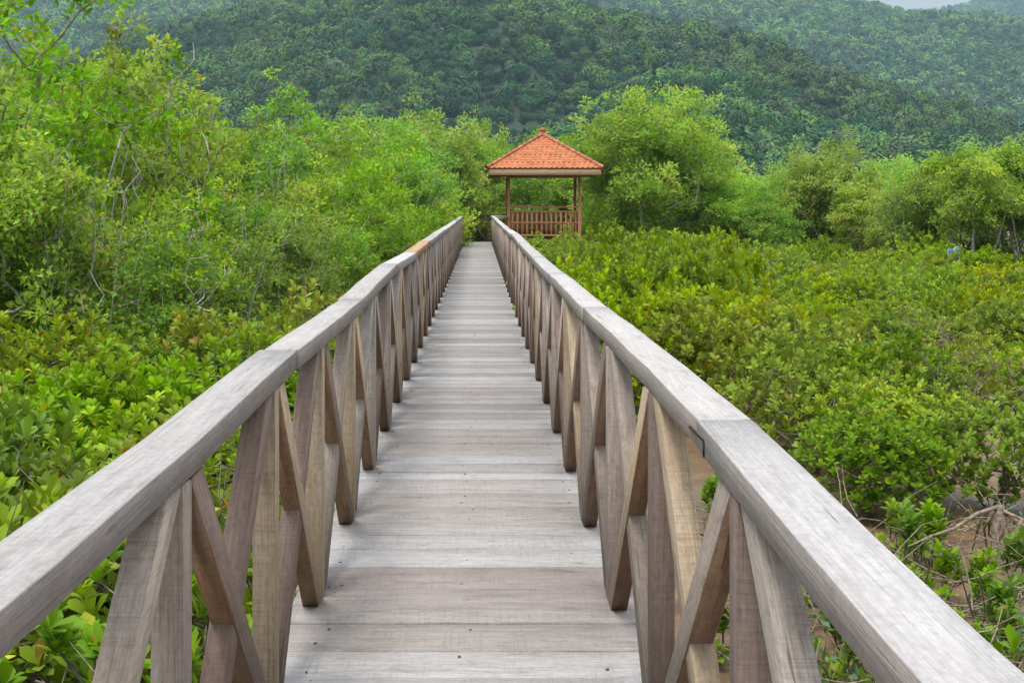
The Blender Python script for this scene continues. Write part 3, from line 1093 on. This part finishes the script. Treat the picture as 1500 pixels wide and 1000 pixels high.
def leaf_colours(rg, n, base, spread=.22, yellow=.04, old=.015):
    c = np.array(base)[None, :] * (1 + rg.normal(0, spread, (n, 1)))
    c = c * (1 + rg.normal(0, .10, (n, 3)))
    r = rg.random(n)
    c = np.where((r < yellow)[:, None], np.array([.30, .27, .03]) * rg.uniform(.7, 1.2, (n, 1)), c)
    c = np.where((r > 1 - old)[:, None], np.array([.36, .17, .025]) * rg.uniform(.6, 1.2, (n, 1)), c)
    return np.clip(c, .008, .6)

def make_bush(seed, rad, hgt, shoots, leafL, base, per=8, yellow=.03, old=.012):
    """mangrove shrub: upright shoots, each ending in a whorl of glossy leaves"""
    rg = np.random.default_rng(seed)
    lobes = [(rg.normal(0, .42 * rad), rg.normal(0, .42 * rad), rg.uniform(.35, .62) * hgt, rg.uniform(.42, .66) * rad, rg.uniform(.34, .5) * hgt) for _ in range(7)]
    lobes.append((0, 0, .45 * hgt, .7 * rad, .5 * hgt))
    tips = []
    while len(tips) < shoots:
        lx, ly, lz, lr, lh = lobes[rg.integers(len(lobes))]
        d = unit(rg.normal(size=3) + np.array([0, 0, .35]))
        k = rg.uniform(.35, 1.0) ** .5
        p = np.array([lx, ly, lz]) + d * np.array([lr, lr, lh]) * k
        if p[2] > .12 * hgt and p[2] < hgt * 1.15:
            tips.append(p)
    tips = np.array(tips)
    st, pr = [np.array([0, 0, -.1])], [-1]
    for k in range(6):
        a = rg.uniform(0, 6.28)
        st.append(np.array([math.cos(a) * .3 * rad, math.sin(a) * .3 * rad, rg.uniform(.15, .4) * hgt]))
        pr.append(0)
    sel = rg.choice(shoots, min(shoots, 170), replace=False)
    pos, par, cnt, tn = skeleton(rg, tips[sel], (st, pr), 3, .07)
    e = np.arange(1, len(pos))
    r = .0035 * np.sqrt(cnt)
    V1, Q1 = edge_tubes(pos[par[e]], pos[e], np.minimum(r[par[e]], r[e] * 1.5), r[e], 4)
    # whorls
    cen = np.array([0, 0, .2 * hgt])
    ax = unit(unit(tips - cen) * .5 + np.array([0, 0, .9]) + rg.normal(0, .25, tips.shape))
    n = len(tips) * per
    A = np.repeat(ax, per, 0)
    phi = (np.tile(np.arange(per), len(tips)) * 2.4 + np.repeat(rg.uniform(0, 6.28, len(tips)), per))
    s1 = unit(np.cross(A, np.array([.31, .77, .12])))
    s2 = np.cross(A, s1)
    lvl = np.tile(np.arange(per), len(tips)) / per
    open_ = .28 + .85 * (1 - lvl) + rg.normal(0, .15, n)
    D = A * np.cos(open_)[:, None] + (s1 * np.cos(phi)[:, None] + s2 * np.sin(phi)[:, None]) * np.sin(open_)[:, None]
    P = np.repeat(tips, per, 0) + A * ((lvl - .5) * .05)[:, None]
    L = leafL * rg.uniform(.65, 1.15, n)
    Vl, tri, qd, k = leaf_fine(P, D, A, L, L * .255, rg.uniform(.0, .22, n), .25)
    zrel = np.clip(np.repeat(tips[:, 2], per) / hgt, 0, 1)
    shoot_c = np.repeat(1 + rg.normal(0, .16, len(tips)), per)
    young = np.clip(lvl * 1.3 - .2, 0, 1)[:, None]
    cb = np.array(base)[None] * (1 - young * .0) + young * np.array([.05, .055, .0])
    col = leaf_colours(rg, n, (1, 1, 1), .14, 0, 0) * cb * shoot_c[:, None]
    fl_ = leaf_colours(rg, n, (1, 1, 1), .1, yellow, old)
    rr = rg.random(n)
    col = np.where((rr < yellow)[:, None], np.array([.46, .40, .035]) * rg.uniform(.7, 1.2, (n, 1)), col)
    col = np.where((rr > 1 - old)[:, None], np.array([.36, .18, .03]) * rg.uniform(.6, 1.1, (n, 1)), col)
    leaf = mesh_np('foliage', Vl, [tri, qd], [M_leaf], {'lc': ('COL', np.clip(np.repeat(col, k, 0), .006, .7))})
    stem = mesh_np('stems', V1, [Q1], [M_stem])
    return leaf, stem

def make_tree(seed, H, clumps, tips_n, per, leafL, spreadr, base, trunks=1, lean=.25, r0=.010, yellow=.02, old=.0, bare=0.0, mat=None, leaf_up=.4, trunk_top=.55, spread_c=.2):
    rg = np.random.default_rng(seed)
    wts = np.array([c[3] * c[4] * c[5] for c in clumps]) ** .67
    wts /= wts.sum()
    which = rg.choice(len(clumps), tips_n, p=wts)
    cl = np.array(clumps)[which]
    d = unit(rg.normal(size=(tips_n, 3)) + np.array([0, 0, .25]))
    k = rg.uniform(.25, 1.0, tips_n) ** .45
    tips = cl[:, :3] + d * k[:, None] * cl[:, 3:6]
    out_ = rg.random(tips_n) < .22                     # single shoots reaching past the crown
    tips[out_] += (d[out_] * .7 + np.array([0, 0, .6])) * (rg.uniform(.1, .5, (out_.sum(), 1)) * H / 5)
    tips[:, 2] = np.maximum(tips[:, 2], .25)
    st, pr = [np.array([0, 0, -.2])], [-1]
    for t in range(trunks):
        a = rg.uniform(0, 6.28)
        ln = lean * rg.uniform(.4, 1.2)
        last = 0
        segs = 7
        wob = np.zeros(3)
        for q in range(1, segs + 1):
            tt = q / segs
            wob = wob + rg.normal(0, .018 * H / 5, 3) * np.array([1, 1, 0])
            off = .06 * trunks * np.array([math.cos(a), math.sin(a), 0]) * min(1, q)
            st.append(np.array([math.cos(a) * ln * tt ** 1.3 * H * .5, math.sin(a) * ln * tt ** 1.3 * H * .5, tt * H * trunk_top * rg.uniform(.92, 1.05)]) + off + wob)
            pr.append(last)
            last = len(st) - 1
    pos, par, cnt, tn = skeleton(rg, tips, (st, pr), 4, .016)
    e = np.arange(1, len(pos))
    r = r0 * cnt ** .5
    r = np.minimum(r, r0 * 9)
    # pull thick limbs to a taper from the parent
    V1, Q1 = edge_tubes(pos[par[e]], pos[e], np.minimum(r[par[e]], r[e] * 1.35), r[e], 6)
    is_bare = rg.random(tips_n) < bare
    lt = tips[~is_bare]
    n = len(lt) * per
    C0 = np.repeat(lt, per, 0)
    dd = unit(rg.normal(size=(n, 3)))
    rad = spreadr * rg.random(n) ** .5
    P = C0 + dd * rad[:, None] * np.array([1.15, 1.15, .8])
    D = unit(dd * .8 + rg.normal(0, .5, (n, 3)) + np.array([0, 0, leaf_up]))
    U = unit(rg.normal(0, .55, (n, 3)) + np.array([0, 0, 1.0]))
    L = leafL * rg.uniform(.6, 1.2, n)
    Vl, tri, qd, kk = leaf_small(P, D, U, L, L * .30, rg.uniform(0, .3, n), .3)
    tone_tip = np.repeat(1 + rg.normal(0, spread_c, len(lt)), per)
    big = 1 + .25 * fbm(C0 / (H * .16), 2)
    col = leaf_colours(rg, n, base, .15, yellow, old) * np.clip(tone_tip * big, .45, 1.7)[:, None]
    crown = mesh_np('crown', Vl, [tri, qd], [M_tleaf], {'lc': ('COL', np.clip(np.repeat(col, kk, 0), .005, .6))})
    trunk = mesh_np('trunk', V1, [Q1], [mat or M_pale], smooth=True)
    return crown, trunk

def clump_set(seed, H, W, n, zlo, zhi, rlo, rhi, taper=.5):
    rg = np.random.default_rng(seed)
    out = []
    for k in range(n):
        t = (k + .5) / n
        z = zlo + (zhi - zlo) * t
        rr = W * (1 - taper * abs(t - .38) * 1.5) * math.sqrt(rg.random())
        a = rg.uniform(0, 6.28)
        s = rg.uniform(rlo, rhi)
        out.append((math.cos(a) * rr, math.sin(a) * rr, z, s, s, s * rg.uniform(.6, .85)))
    return out

# ------------------------------------------------------------------ plant kinds
BUSH_Y = (0.420, 0.590, 0.018)
BUSH_G = (0.305, 0.510, 0.020)
BUSH_O = (0.480, 0.580, 0.018)
bushes = [make_bush(101, 1.15, 1.65, 470, 0.112, BUSH_Y, yellow=.02, old=.004),
          make_bush(102, 1.05, 1.5, 430, 0.109, BUSH_G, yellow=.015, old=.004),
          make_bush(103, 1.25, 1.75, 520, 0.108, BUSH_Y, yellow=.03, old=.006),
          make_bush(104, 1.10, 1.55, 440, 0.112, BUSH_O, yellow=.04, old=.010),
          make_bush(105, 0.80, 1.1, 260, 0.114, BUSH_G, yellow=.02, old=.004),
          make_bush(106, 1.35, 1.7, 560, 0.107, BUSH_G, yellow=.02, old=.004)]
near_bushes = [make_bush(111, 1.0, 1.55, 430, .118, (0.330, 0.510, 0.018), per=9, yellow=.03, old=.015),
               make_bush(112, 1.1, 1.6, 460, .115, (0.400, 0.550, 0.018), per=9, yellow=.035, old=.02),
               make_bush(113, 0.9, 1.4, 360, .120, (0.290, 0.470, 0.018), per=9, yellow=.02, old=.01)]
seedling = make_bush(121, .16, .42, 14, .12, (0.33, 0.55, 0.04), per=9, yellow=.02, old=.0)

def plant(name, meshes, loc, rz, sc_, label, cat, group=None, partnames=('foliage', 'stems')):
    e_ = empty(name, loc, rz)
    e_.scale = sc_ if hasattr(sc_, '__len__') else (sc_, sc_, sc_)
    tag(e_, label, cat, group)
    link(partnames[0], meshes[0], e_)
    link(partnames[1], meshes[1], e_)
    return e_

# ---- bushes
placed = []
def free(x, y, d):
    return all((x - a) ** 2 + (y - b) ** 2 > (d * .5 + c * .5) ** 2 for a, b, c in placed)
bare_spots = [(1.6, 7.5, .9), (1.8, 10.5, .9), (2.0, 13, 1.0), (2.3, 15.8, 1.1), (2.5, 18.2, .8), (5.5, 25, 1.7), (5.2, 22.6, 1.1), (5.8, 17.0, 1.25), (8.6, 24.5, .9), (4.9, 13.0, 1.1), (5.6, 12.6, .9), (3.2, 9.8, 1.0),
              (4.0, 11.0, 1.2), (2.6, 8.2, 1.0), (3.4, 12.2, .7)]
def on_mud(x, y, r):
    return any((x - a) ** 2 + (y - b) ** 2 < (c + r * .75) ** 2 for a, b, c in bare_spots)
def gz_(x, y):
    return float(ground_h(np.array([float(x)]), np.array([float(y)]))[0])
rb = random.Random(5)
n_right = 0
for zone in range(3):
    ylo, yhi, most = ((6.5, 20, 60), (20, 34, 75), (34, 58.5, 100))[zone]
    cnt_ = 0
    for tries in range(6000):
        Y = math.sqrt(rb.uniform(ylo ** 2, yhi ** 2))
        X = rb.uniform(1.95, .43 * Y + 1.5)
        d = (1.15, 1.35, 1.75)[zone]
        if not free(X, Y, d) or on_mud(X, Y, .9): continue
        if cnt_ >= most: break
        cnt_ += 1
        placed.append((X, Y, d))
        k = rb.choice([0, 0, 1, 2, 2, 3, 5]) if zone else rb.choice([0, 0, 1, 1, 2, 3, 5])
        mound = float(fbm(np.array([X / 3.2, Y / 4.5, 2.2]), 2))
        if mound < -.62: continue
        s = rb.uniform(.88, 1.12) * (.88, .98, 1.08)[zone] * (1 + (.22, .20, .12)[zone] * mound)
        lab, grp = (('low yellow green mangrove bush in the far bed right of the boardwalk', 'mangrove bushes in the far bed right of the boardwalk') if Y > 26 else
                    ('leafy mangrove bush in the near bed right of the boardwalk', 'mangrove bushes in the near bed right of the boardwalk'))
        plant('mangrove_bush', bushes[k], (X, Y, gz_(X, Y)), rb.uniform(0, 6.28), (s, s, s * rb.uniform(.76, 1.24) * (1 + .34 * mound) * (1, 1, .86 if X > 5.5 or Y < 46 else 1.02)[zone]), lab, 'bush', grp)
    n_right += cnt_
    print(zone, cnt_)
rd = random.Random(31)
dead = make_tree(251, 1.5, [(0, 0, .9, .8, .8, .5), (.4, .2, .7, .6, .6, .4), (-.4, -.2, .8, .6, .6, .4)], 150, 3, .08, .1, (0.2, 0.3, 0.03), trunks=5, lean=.5, r0=.0026, bare=.9, mat=M_dry)
for x, y, Y in [(1060, 405, 40), (1040, 450, 30), (1225, 400, 38), (1270, 415, 36), (1340, 475, 26), (1390, 500, 23.5), (1180, 520, 22), (1440, 540, 20.5), (1100, 480, 26), (1320, 395, 42), (960, 400, 36), (1290, 520, 21)]:
    X, Y, Z = at(x, y, Y)
    plant('dead_shrub', dead, (X, Y, 0), rd.uniform(0, 6.28), (1.0, 1.0, max(.6, (Z + .38) / 1.4)), 'grey leafless shrub poking out among the mangrove bushes right of the boardwalk', 'bush', 'dead shrubs among the bushes', ('foliage', 'stems'))
n_left = 0
for tries in range(3000):
    Y = 3.5 + 17 * rb.random()
    X = -rb.uniform(1.85, .45 * Y + 2.0)
    d = 1.05 if Y < 11 else 1.25
    if not free(X, Y, d): continue
    n_left += 1
    if n_left > 70: break
    placed.append((X, Y, d))
    s = rb.uniform(.9, 1.12)
    plant('mangrove_bush', near_bushes[rb.randrange(3)] if Y < 12 else bushes[rb.choice([0, 1, 5, 2])], (X, Y, gz_(X, Y)), rb.uniform(0, 6.28), (s, s, s * rb.uniform(.9, 1.05)),
          'broad leaved mangrove bush behind the left handrail in the foreground', 'bush', 'mangrove bushes left of the boardwalk in the foreground')
# the bright bush standing up by the second joint of the left rail
X, Y, Z = at(392, 470, 17.5)
plant('mangrove_bush', near_bushes[1], (X, Y, 0), 1.0, (1.05, 1.05, 1.18), 'bright green bush standing highest beside the left handrail, below the thicket', 'bush')
print('bushes', n_right, n_left)

# ---- trees
def dome_set(seed, H, W, n, rlo, rhi):
    rg = np.random.default_rng(seed)
    out = []
    for k in range(n):
        d = unit(rg.normal(size=3) + np.array([0, 0, .15]))
        k_ = rg.uniform(.45, .86)
        r_ = rg.uniform(rlo, rhi)
        out.append((d[0] * W * k_, d[1] * W * k_, H * .50 + d[2] * H * .46 * k_, r_, r_, r_ * rg.uniform(.6, .85)))
    return out
T_airy = [make_tree(201, 5.8, clump_set(1, 5.8, 1.7, 19, 1.4, 5.4, .40, .68, .7), 175, 34, .125, .20, (0.260, 0.450, 0.036), trunks=3, lean=.40, r0=.0050, bare=.28, yellow=.015),
          make_tree(202, 5.4, clump_set(2, 5.4, 1.9, 17, 1.0, 5.0, .40, .72, .6), 175, 34, .125, .20, (0.290, 0.450, 0.038), trunks=4, lean=.5, r0=.0048, bare=.28, yellow=.02)]
T_thick = [make_tree(211, 4.4, clump_set(3, 4.4, 1.6, 24, .5, 4.0, .45, .75, .45), 300, 36, .125, .22, (0.210, 0.380, 0.038), trunks=3, lean=.5, r0=.0036, yellow=.03, bare=.08),
           make_tree(212, 4.0, clump_set(4, 4.0, 1.7, 24, .4, 3.6, .45, .8, .4), 300, 36, .125, .22, (0.280, 0.410, 0.038), trunks=3, lean=.5, r0=.0036, yellow=.05, bare=.10),
           make_tree(213, 4.8, clump_set(5, 4.8, 1.5, 24, .6, 4.5, .42, .75, .6), 300, 36, .125, .22, (0.255, 0.430, 0.040), trunks=2, lean=.4, r0=.0036, yellow=.03, bare=.08)]
T_bright = [make_tree(221, 7.0, dome_set(6, 7.0, 2.7, 46, .5, .9), 720, 42, .15, .29, (0.320, 0.560, 0.095), trunks=3, lean=.4, r0=.0038, yellow=.01, bare=.04),
            make_tree(222, 6.0, dome_set(7, 6.0, 2.3, 40, .5, .85), 600, 42, .145, .28, (0.345, 0.560, 0.085), trunks=4, lean=.5, r0=.0036, yellow=.015, bare=.04)]
T_pale = [make_tree(231, 5.2, clump_set(8, 5.2, 1.7, 24, 2.5, 4.8, .45, .75, .5), 330, 36, .14, .27, (0.255, 0.390, 0.052), trunks=8, lean=.30, r0=.0050, yellow=.02, trunk_top=.72, bare=.05),
          make_tree(232, 4.8, clump_set(9, 4.8, 1.8, 24, 2.2, 4.3, .45, .8, .45), 330, 36, .14, .27, (0.275, 0.385, 0.052), trunks=8, lean=.34, r0=.0050, yellow=.03, trunk_top=.72, bare=.05)]
T_bare = [make_tree(241, 5.0, clump_set(10, 5.0, 1.6, 14, 1.6, 4.9, .4, .7, .5), 70, 24, .12, .18, (0.28, 0.43, 0.036), trunks=7, lean=.55, r0=.0048, bare=.62, trunk_top=.92, yellow=.05),
          make_tree(242, 4.6, clump_set(11, 4.6, 1.5, 14, 1.4, 4.5, .4, .7, .5), 70, 24, .12, .18, (0.28, 0.43, 0.036), trunks=8, lean=.65, r0=.0048, bare=.65, trunk_top=.92, yellow=.05)]
HT = {'bare': 5.0, 'airy': 5.8, 'thick': 4.4, 'bright': 6.3, 'pale': 4.8}
KT = {'bare': T_bare, 'airy': T_airy, 'thick': T_thick, 'bright': T_bright, 'pale': T_pale}
rt = random.Random(9)
def tree(kind, x, top, Y, label, group=None, v=None, wide=1.0, name='mangrove_tree'):
    X, _, Z = at(x, top, Y)
    ms = KT[kind][v if v is not None else rt.randrange(len(KT[kind]))]
    s = Z / HT[kind]
    s2 = s * wide
    return plant(name, ms, (X, Y, 0), rt.uniform(0, 6.28), (s2, s2, s), label, 'tree', group, ('crown', 'trunk'))

# left: the tall airy trees and the thicket under them
tree('airy', 60, -70, 21.5, 'tallest airy tree at the left edge, pale bare branches showing', v=0)
tree('airy', 140, -10, 24.0, 'airy tree with pale branches and round leaf tufts, second from the left edge', v=1)
tree('airy', 205, 60, 25.5, 'airy tree with loose top, third from the left edge', v=0, wide=.9)
tree('airy', 310, 150, 33, 'loose crowned airy tree rising over the middle of the left thicket', v=1, wide=.9)
tree('airy', -60, -20, 20.0, 'tall tree cut by the left edge of the view', v=1)
tree('airy', 250, 165, 27.0, 'lower airy tree right of the two tall left trees', v=0)
tree('airy', 425, 128, 38, 'airy tree with yellowish crown standing above the left thicket', v=0, wide=.95)
tree('airy', 385, 150, 40, 'slim airy tree just left of the yellowish crown', v=1, wide=.8)
L_grp = ('mid green mangrove tree in the dense thicket left of the boardwalk', 'mangrove trees in the thicket left of the boardwalk')
for x, top, Y in [(-40, 240, 19), (40, 250, 18.5), (110, 300, 19.5), (180, 270, 22), (250, 300, 21), (300, 280, 24), (350, 290, 26), (20, 160, 26), (100, 170, 28), (200, 200, 29), (270, 215, 31), (320, 175, 36),
                  (400, 250, 29), (430, 300, 27), (470, 260, 33), (500, 230, 36), (450, 185, 40), (520, 255, 31), (545, 270, 35), (560, 215, 44), (530, 175, 46), (590, 300, 36), (600, 250, 43),
                  (360, 200, 34), (340, 345, 22.5), (230, 340, 19.5), (420, 340, 24), (480, 330, 28), (-110, 200, 22), (-160, 160, 25), (-60, 120, 31), (150, 130, 35)]:
    tree('thick', x, top, Y, L_grp[0], L_grp[1])
tree('bare', 205, 105, 23.2, 'nearly leafless pale tree between the two tall left trees and the thicket')
tree('bare', 40, 190, 18.6, 'thin pale stemmed tree low at the left edge, almost without leaves')
D_grp = ('half dead tree with pale bare twigs standing in the left thicket', 'half dead pale trees in the left thicket')
for x, top, Y in [(120, 260, 18.6), (260, 250, 20.0), (345, 235, 24.5), (455, 225, 31), (395, 300, 22.6), (560, 215, 39), (300, 330, 19.4)]:
    tree('bare', x, top, Y, D_grp[0], D_grp[1])
B_grp = ('bright green tree in the row behind the left thicket', 'bright green trees behind the left thicket')
for x, top, Y, kk in [(618, 145, 62, 'bright'), (570, 165, 56, 'bright'), (645, 170, 70, 'bright'), (510, 180, 54, 'bright'), (470, 190, 56, 'bright'), (410, 185, 58, 'bright'), (335, 190, 56, 'bright'), (250, 200, 58, 'bright'), (150, 190, 60, 'bright'), (50, 180, 60, 'bright'), (-50, 170, 60, 'bright')]:
    tree(kk, x, top + (18 if x < 600 else 0), Y, B_grp[0], B_grp[1])
tree('bright', 700, 162, 80, 'narrow bright tree directly left of the pavilion roof', v=1, wide=.62)
tree('thick', 606, 225, 54, 'dense tree closest to the far end of the left handrail')
tree('thick', 575, 268, 47, 'low bushy tree beside the far stretch of the left handrail')
E_grp = ('shaded tree closing the view behind the boardwalk end and the pavilion', 'shaded trees behind the boardwalk end and pavilion')
for x, top, Y in [(680, 215, 76), (720, 240, 77), (700, 256, 75), (752, 212, 78), (790, 218, 79), (830, 214, 80), (770, 240, 74), (812, 245, 75), (850, 236, 76), (735, 266, 76), (650, 235, 73)]:
    tree('thick', x, top, Y, E_grp[0], E_grp[1], wide=1.3)
# right of the pavilion
tree('bright', 962, 138, 66, 'largest bright green tree immediately right of the pavilion', v=0, wide=1.05)
tree('bright', 900, 195, 69, 'bright green tree partly behind the pavilion right posts', v=1, wide=1.1)
tree('bright', 1035, 190, 67, 'bright tree leaning on the right flank of the largest tree', v=1, wide=1.1)
tree('bright', 1235, 190, 64, 'rounded bright tree with pointed tips, middle of the right row', v=1, wide=1.15)
tree('bright', 1195, 235, 66, 'bright tree against the left flank of the pointed-tip tree', v=0, wide=1.0)
tree('bright', 1165, 250, 70, 'soft light green tree filling the row left of the rounded tree', v=0, wide=1.1)
tree('bright', 1312, 238, 68, 'soft light green tree filling the row right of the rounded tree', v=0, wide=1.1)
tree('bright', 1280, 240, 62, 'bright tree against the right flank of the pointed-tip tree', v=1, wide=1.1)
for x, top, Y, lb in [(1120, 264, 63, 'low green tree filling the dip between the largest tree and its right neighbours'), (1085, 268, 65, 'low green tree at the right foot of the largest tree'),
                      (1150, 258, 66, 'low green tree left of the rounded middle tree')]:
    tree('bright', x, top, Y, lb, wide=1.2)
P_grp = ('yellow green tree on a cluster of thin pale trunks in the right row', 'pale trunked trees at the right end of the row')
for x, top, Y in [(1340, 255, 54), (1390, 240, 55), (1425, 250, 52), (1465, 236, 54), (1510, 240, 53), (1560, 240, 54), (1610, 235, 56), (1670, 235, 55), (1325, 285, 56)]:
    tree('pale', x, top, Y, P_grp[0], P_grp[1], wide=1.0)
R_grp = ('green tree deep in the second row of the right wood', 'trees in the second row of the right wood')
for x, top, Y in [(1350, 250, 72), (1440, 240, 74), (1520, 235, 74), (1620, 230, 74), (1000, 215, 76), (1090, 262, 78), (1140, 262, 76), (930, 180, 78), (1720, 230, 72)]:
    tree('bright', x, top, Y, R_grp[0], R_grp[1], wide=1.3)

# ------------------------------------------------------------------ small things on the mud at lower right
# the torn-up root
rg = np.random.default_rng(77)
X, Y, Z = at(1462, 742, 12.6)
V, Q = [], []
def add_tube(pts, r, sides=6):
    v, q = tube_path(pts, r, sides)
    Q.append(q + len(V))
    V.extend(v)
c = np.array([X, Y, max(Z, .25)])
add_tube([c + (0.02, 0, .02), c + (.0, -.02, -.12), c + (.02, -.03, -.38)], [.035, .06, .09], 9)
for k in range(8):
    a = rg.uniform(0, 6.28)
    ln = rg.uniform(.12, .42)
    p = [c + np.array([0, 0, -.02])]
    for t in (0.35, .7, 1.0):
        p.append(c + np.array([math.cos(a) * ln * t, math.sin(a) * ln * t, -.02 - (.42) * t ** 1.6]) + rg.normal(0, .045, 3))
    add_tube(p, [.020, .015, .011, .005])
# the long bleached root arching to the left
q0 = np.array(at(1330, 800, 11.9)); q0[2] = max(q0[2], .05)
add_tube([c, c + (q0 - c) * .25 + (0, 0, .02), c + (q0 - c) * .5 + (0, 0, -.02), c + (q0 - c) * .75 + (0, 0, -.0), q0], [.019, .017, .015, .011, .006])
me = mesh_np('root', np.array(V), [np.vstack(Q)], [M_dry], smooth=True)
ob = link('uprooted_stump', me)
tag(ob, 'bleached uprooted stump with arching roots on the mud, right edge', 'stump')

# tangle of dry twigs
def twigs(name, n, region, label, mat, lo=.25, hi=.9, r=.006, seed=3, zmax=.35):
    rg = np.random.default_rng(seed)
    V, Q = [], []
    for k in range(n):
        x, y = region(rg)
        z = gz_(x, y) + rg.uniform(.0, zmax)
        a = rg.uniform(0, 6.28)
        el = rg.normal(.1, .35)
        ln = rg.uniform(lo, hi)
        p = np.array([x, y, z])
        d = np.array([math.cos(a) * math.cos(el), math.sin(a) * math.cos(el), math.sin(el)])
        pts = [p]
        for s_ in range(3):
            d = unit(d + rg.normal(0, .25, 3))
            pts.append(pts[-1] + d * ln / 3)
        pts = [np.array([q[0], q[1], max(q[2], gz_(q[0], q[1]) + .004)]) for q in pts]
        v, q = tube_path(pts, [r * rg.uniform(.6, 1.4), r, r * .8, r * .4], 4)
        Q.append(q + len(V))
        V.extend(v)
    ob = link(name, mesh_np(name, np.array(V), [np.vstack(Q)], [mat]))
    return tag(ob, label, 'twigs', kind='stuff')
def region_right(rg):
    y = rg.uniform(6.0, 14.2)
    return rg.uniform(1.6 + (y - 6) * .06, 1.9 + y * .30), y
twigs('dry_twigs', 620, region_right, 'tangle of dry twigs and dead branches on the mud at lower right', M_dry, seed=3)
def region_left(rg):
    y = rg.uniform(3.5, 12)
    return -rg.uniform(.9, 1.2 + y * .36), y
twigs('dead_stems', 700, region_left, 'tangle of thin dead stems under the left foreground bushes', M_stem, lo=.3, hi=1.0, r=.005, seed=4, zmax=1.1)

# grass and creepers low on the mud
def low_growth(name, n, region, label, cat, base, L, seed, zmax=.18, up=1.2, width=.12):
    rg = np.random.default_rng(seed)
    xy = np.array([region(rg) for _ in range(n)])
    cl = fbm(np.column_stack([xy * .9, np.full(n, seed)]), 2)
    xy = xy[cl > -.12]
    n = len(xy)
    z = ground_h(xy[:, 0], xy[:, 1]) + rg.uniform(0, zmax, n)
    P = np.column_stack([xy, z])
    D = unit(rg.normal(0, .6, (n, 3)) + np.array([0, 0, up]))
    U = unit(rg.normal(0, .5, (n, 3)) + np.array([0, -.2, .8]))
    LL = L * rg.uniform(.5, 1.3, n)
    V, tri, qd, k = leaf_small(P, D, U, LL, LL * width, rg.uniform(.1, .5, n), .2)
    col = leaf_colours(rg, n, base, .25, .06, .04)
    ob = link(name, mesh_np(name, V, [tri], [M_leaf], {'lc': ('COL', np.repeat(col, k, 0))}))
    return tag(ob, label, cat, kind='stuff')
low_growth('creeper_leaves', 2200, region_right, 'blue green creeper leaves trailing over the dead twigs at lower right', 'creepers', (0.11, 0.20, 0.10), .075, 31, zmax=.38, up=.5, width=.26)
low_growth('sparse_grass', 3800, region_right, 'thin green and straw grass blades on the mud at lower right', 'grass', (0.20, 0.27, 0.05), .18, 32, zmax=.05, up=1.4, width=.04)
sp = [(1335, 805, 12.4), (1365, 790, 12.6), (1440, 830, 11.5), (1445, 855, 11.2), (1470, 900, 10.4), (1385, 855, 11.6), (1400, 930, 10.0), (1310, 770, 13), (1478, 930, 10.1), (1490, 820, 12), (1340, 880, 11),
      (1290, 900, 10.6), (1230, 955, 9.7), (1250, 985, 9.3), (1100, 935, 9.8), (1050, 940, 9.8), (1045, 745, 14.6), (1062, 720, 15), (1160, 920, 10.3), (1215, 900, 10.6), (1470, 705, 15.2), (1440, 960, 9.7)]
for x, y, Y in sp:
    X = (x - 702) / F * Y
    s = rb.uniform(.6, 1.05)
    plant('mangrove_seedling', seedling, (X, Y, gz_(X, Y)), rb.uniform(0, 6.28), s, 'small bright green mangrove seedling growing from the mud right of the railing', 'seedling', 'mangrove seedlings on the mud')

# blue tarpaulin scrap between the trunks at far right
X, Y, Z = at(1397, 372, 50.0)
rg = np.random.default_rng(5)
nn = 9
tv, tq = [], []
for i in range(nn):
    for j in range(nn):
        tv.append((X + (i / (nn - 1) - .5) * .42 + .03 * math.sin(j), Y + .08 * math.sin(i * 1.3 + j), Z - .28 + j / (nn - 1) * .5 - .05 * math.sin(i * .8) + rg.normal(0, .01)))
for i in range(nn - 1):
    for j in range(nn - 1):
        tq.append((i * nn + j, i * nn + j + 1, (i + 1) * nn + j + 1, (i + 1) * nn + j))
m_tarp, t_, out_ = mat_new('blue_tarpaulin')
pb = N(t_, 'ShaderNodeBsdfPrincipled')
nz = N(t_, 'ShaderNodeTexNoise')
nz.inputs['Scale'].default_value = 8
t_.links.new(ramp(t_, nz.outputs['Fac'], [(.4, (.16, .26, .48)), (.6, (.36, .46, .62))]), pb.inputs['Base Color'])
t_.links.new(pb.outputs[0], out_.inputs[0])
me = mesh_np('tarpaulin', np.array(tv), [np.array(tq)], [m_tarp], smooth=True)
ob = link('tarpaulin', me)
so = ob.modifiers.new('thickness', 'SOLIDIFY')
so.thickness = .004
tag(ob, 'scrap of pale blue tarpaulin between the thin trunks at right', 'tarpaulin')

# ------------------------------------------------------------------ haze
def haze(density, box):
    x0, x1, y0, y1, z0, z1 = box
    V = np.array([(x, y, z) for z in (z0, z1) for y in (y0, y1) for x in (x0, x1)], float)
    q = np.array([(0, 2, 3, 1), (4, 5, 7, 6), (0, 1, 5, 4), (2, 6, 7, 3), (0, 4, 6, 2), (1, 3, 7, 5)])
    m, t, out = mat_new('thin_haze')
    v = N(t, 'ShaderNodeVolumePrincipled')
    v.inputs['Color'].default_value = (0.58, 0.80, 1.0, 1)
    v.inputs['Density'].default_value = density
    v.inputs['Anisotropy'].default_value = 0.2
    t.links.new(v.outputs[0], out.inputs['Volume'])
    ob = link('haze', mesh_np('haze', V, [q], [m]))
    return tag(ob, 'thin bluish haze between the viewer and the hills', 'haze', kind='stuff')
haze(0.00015, (-6500, 6500, -6500, 6500, -3.0, 640.0))
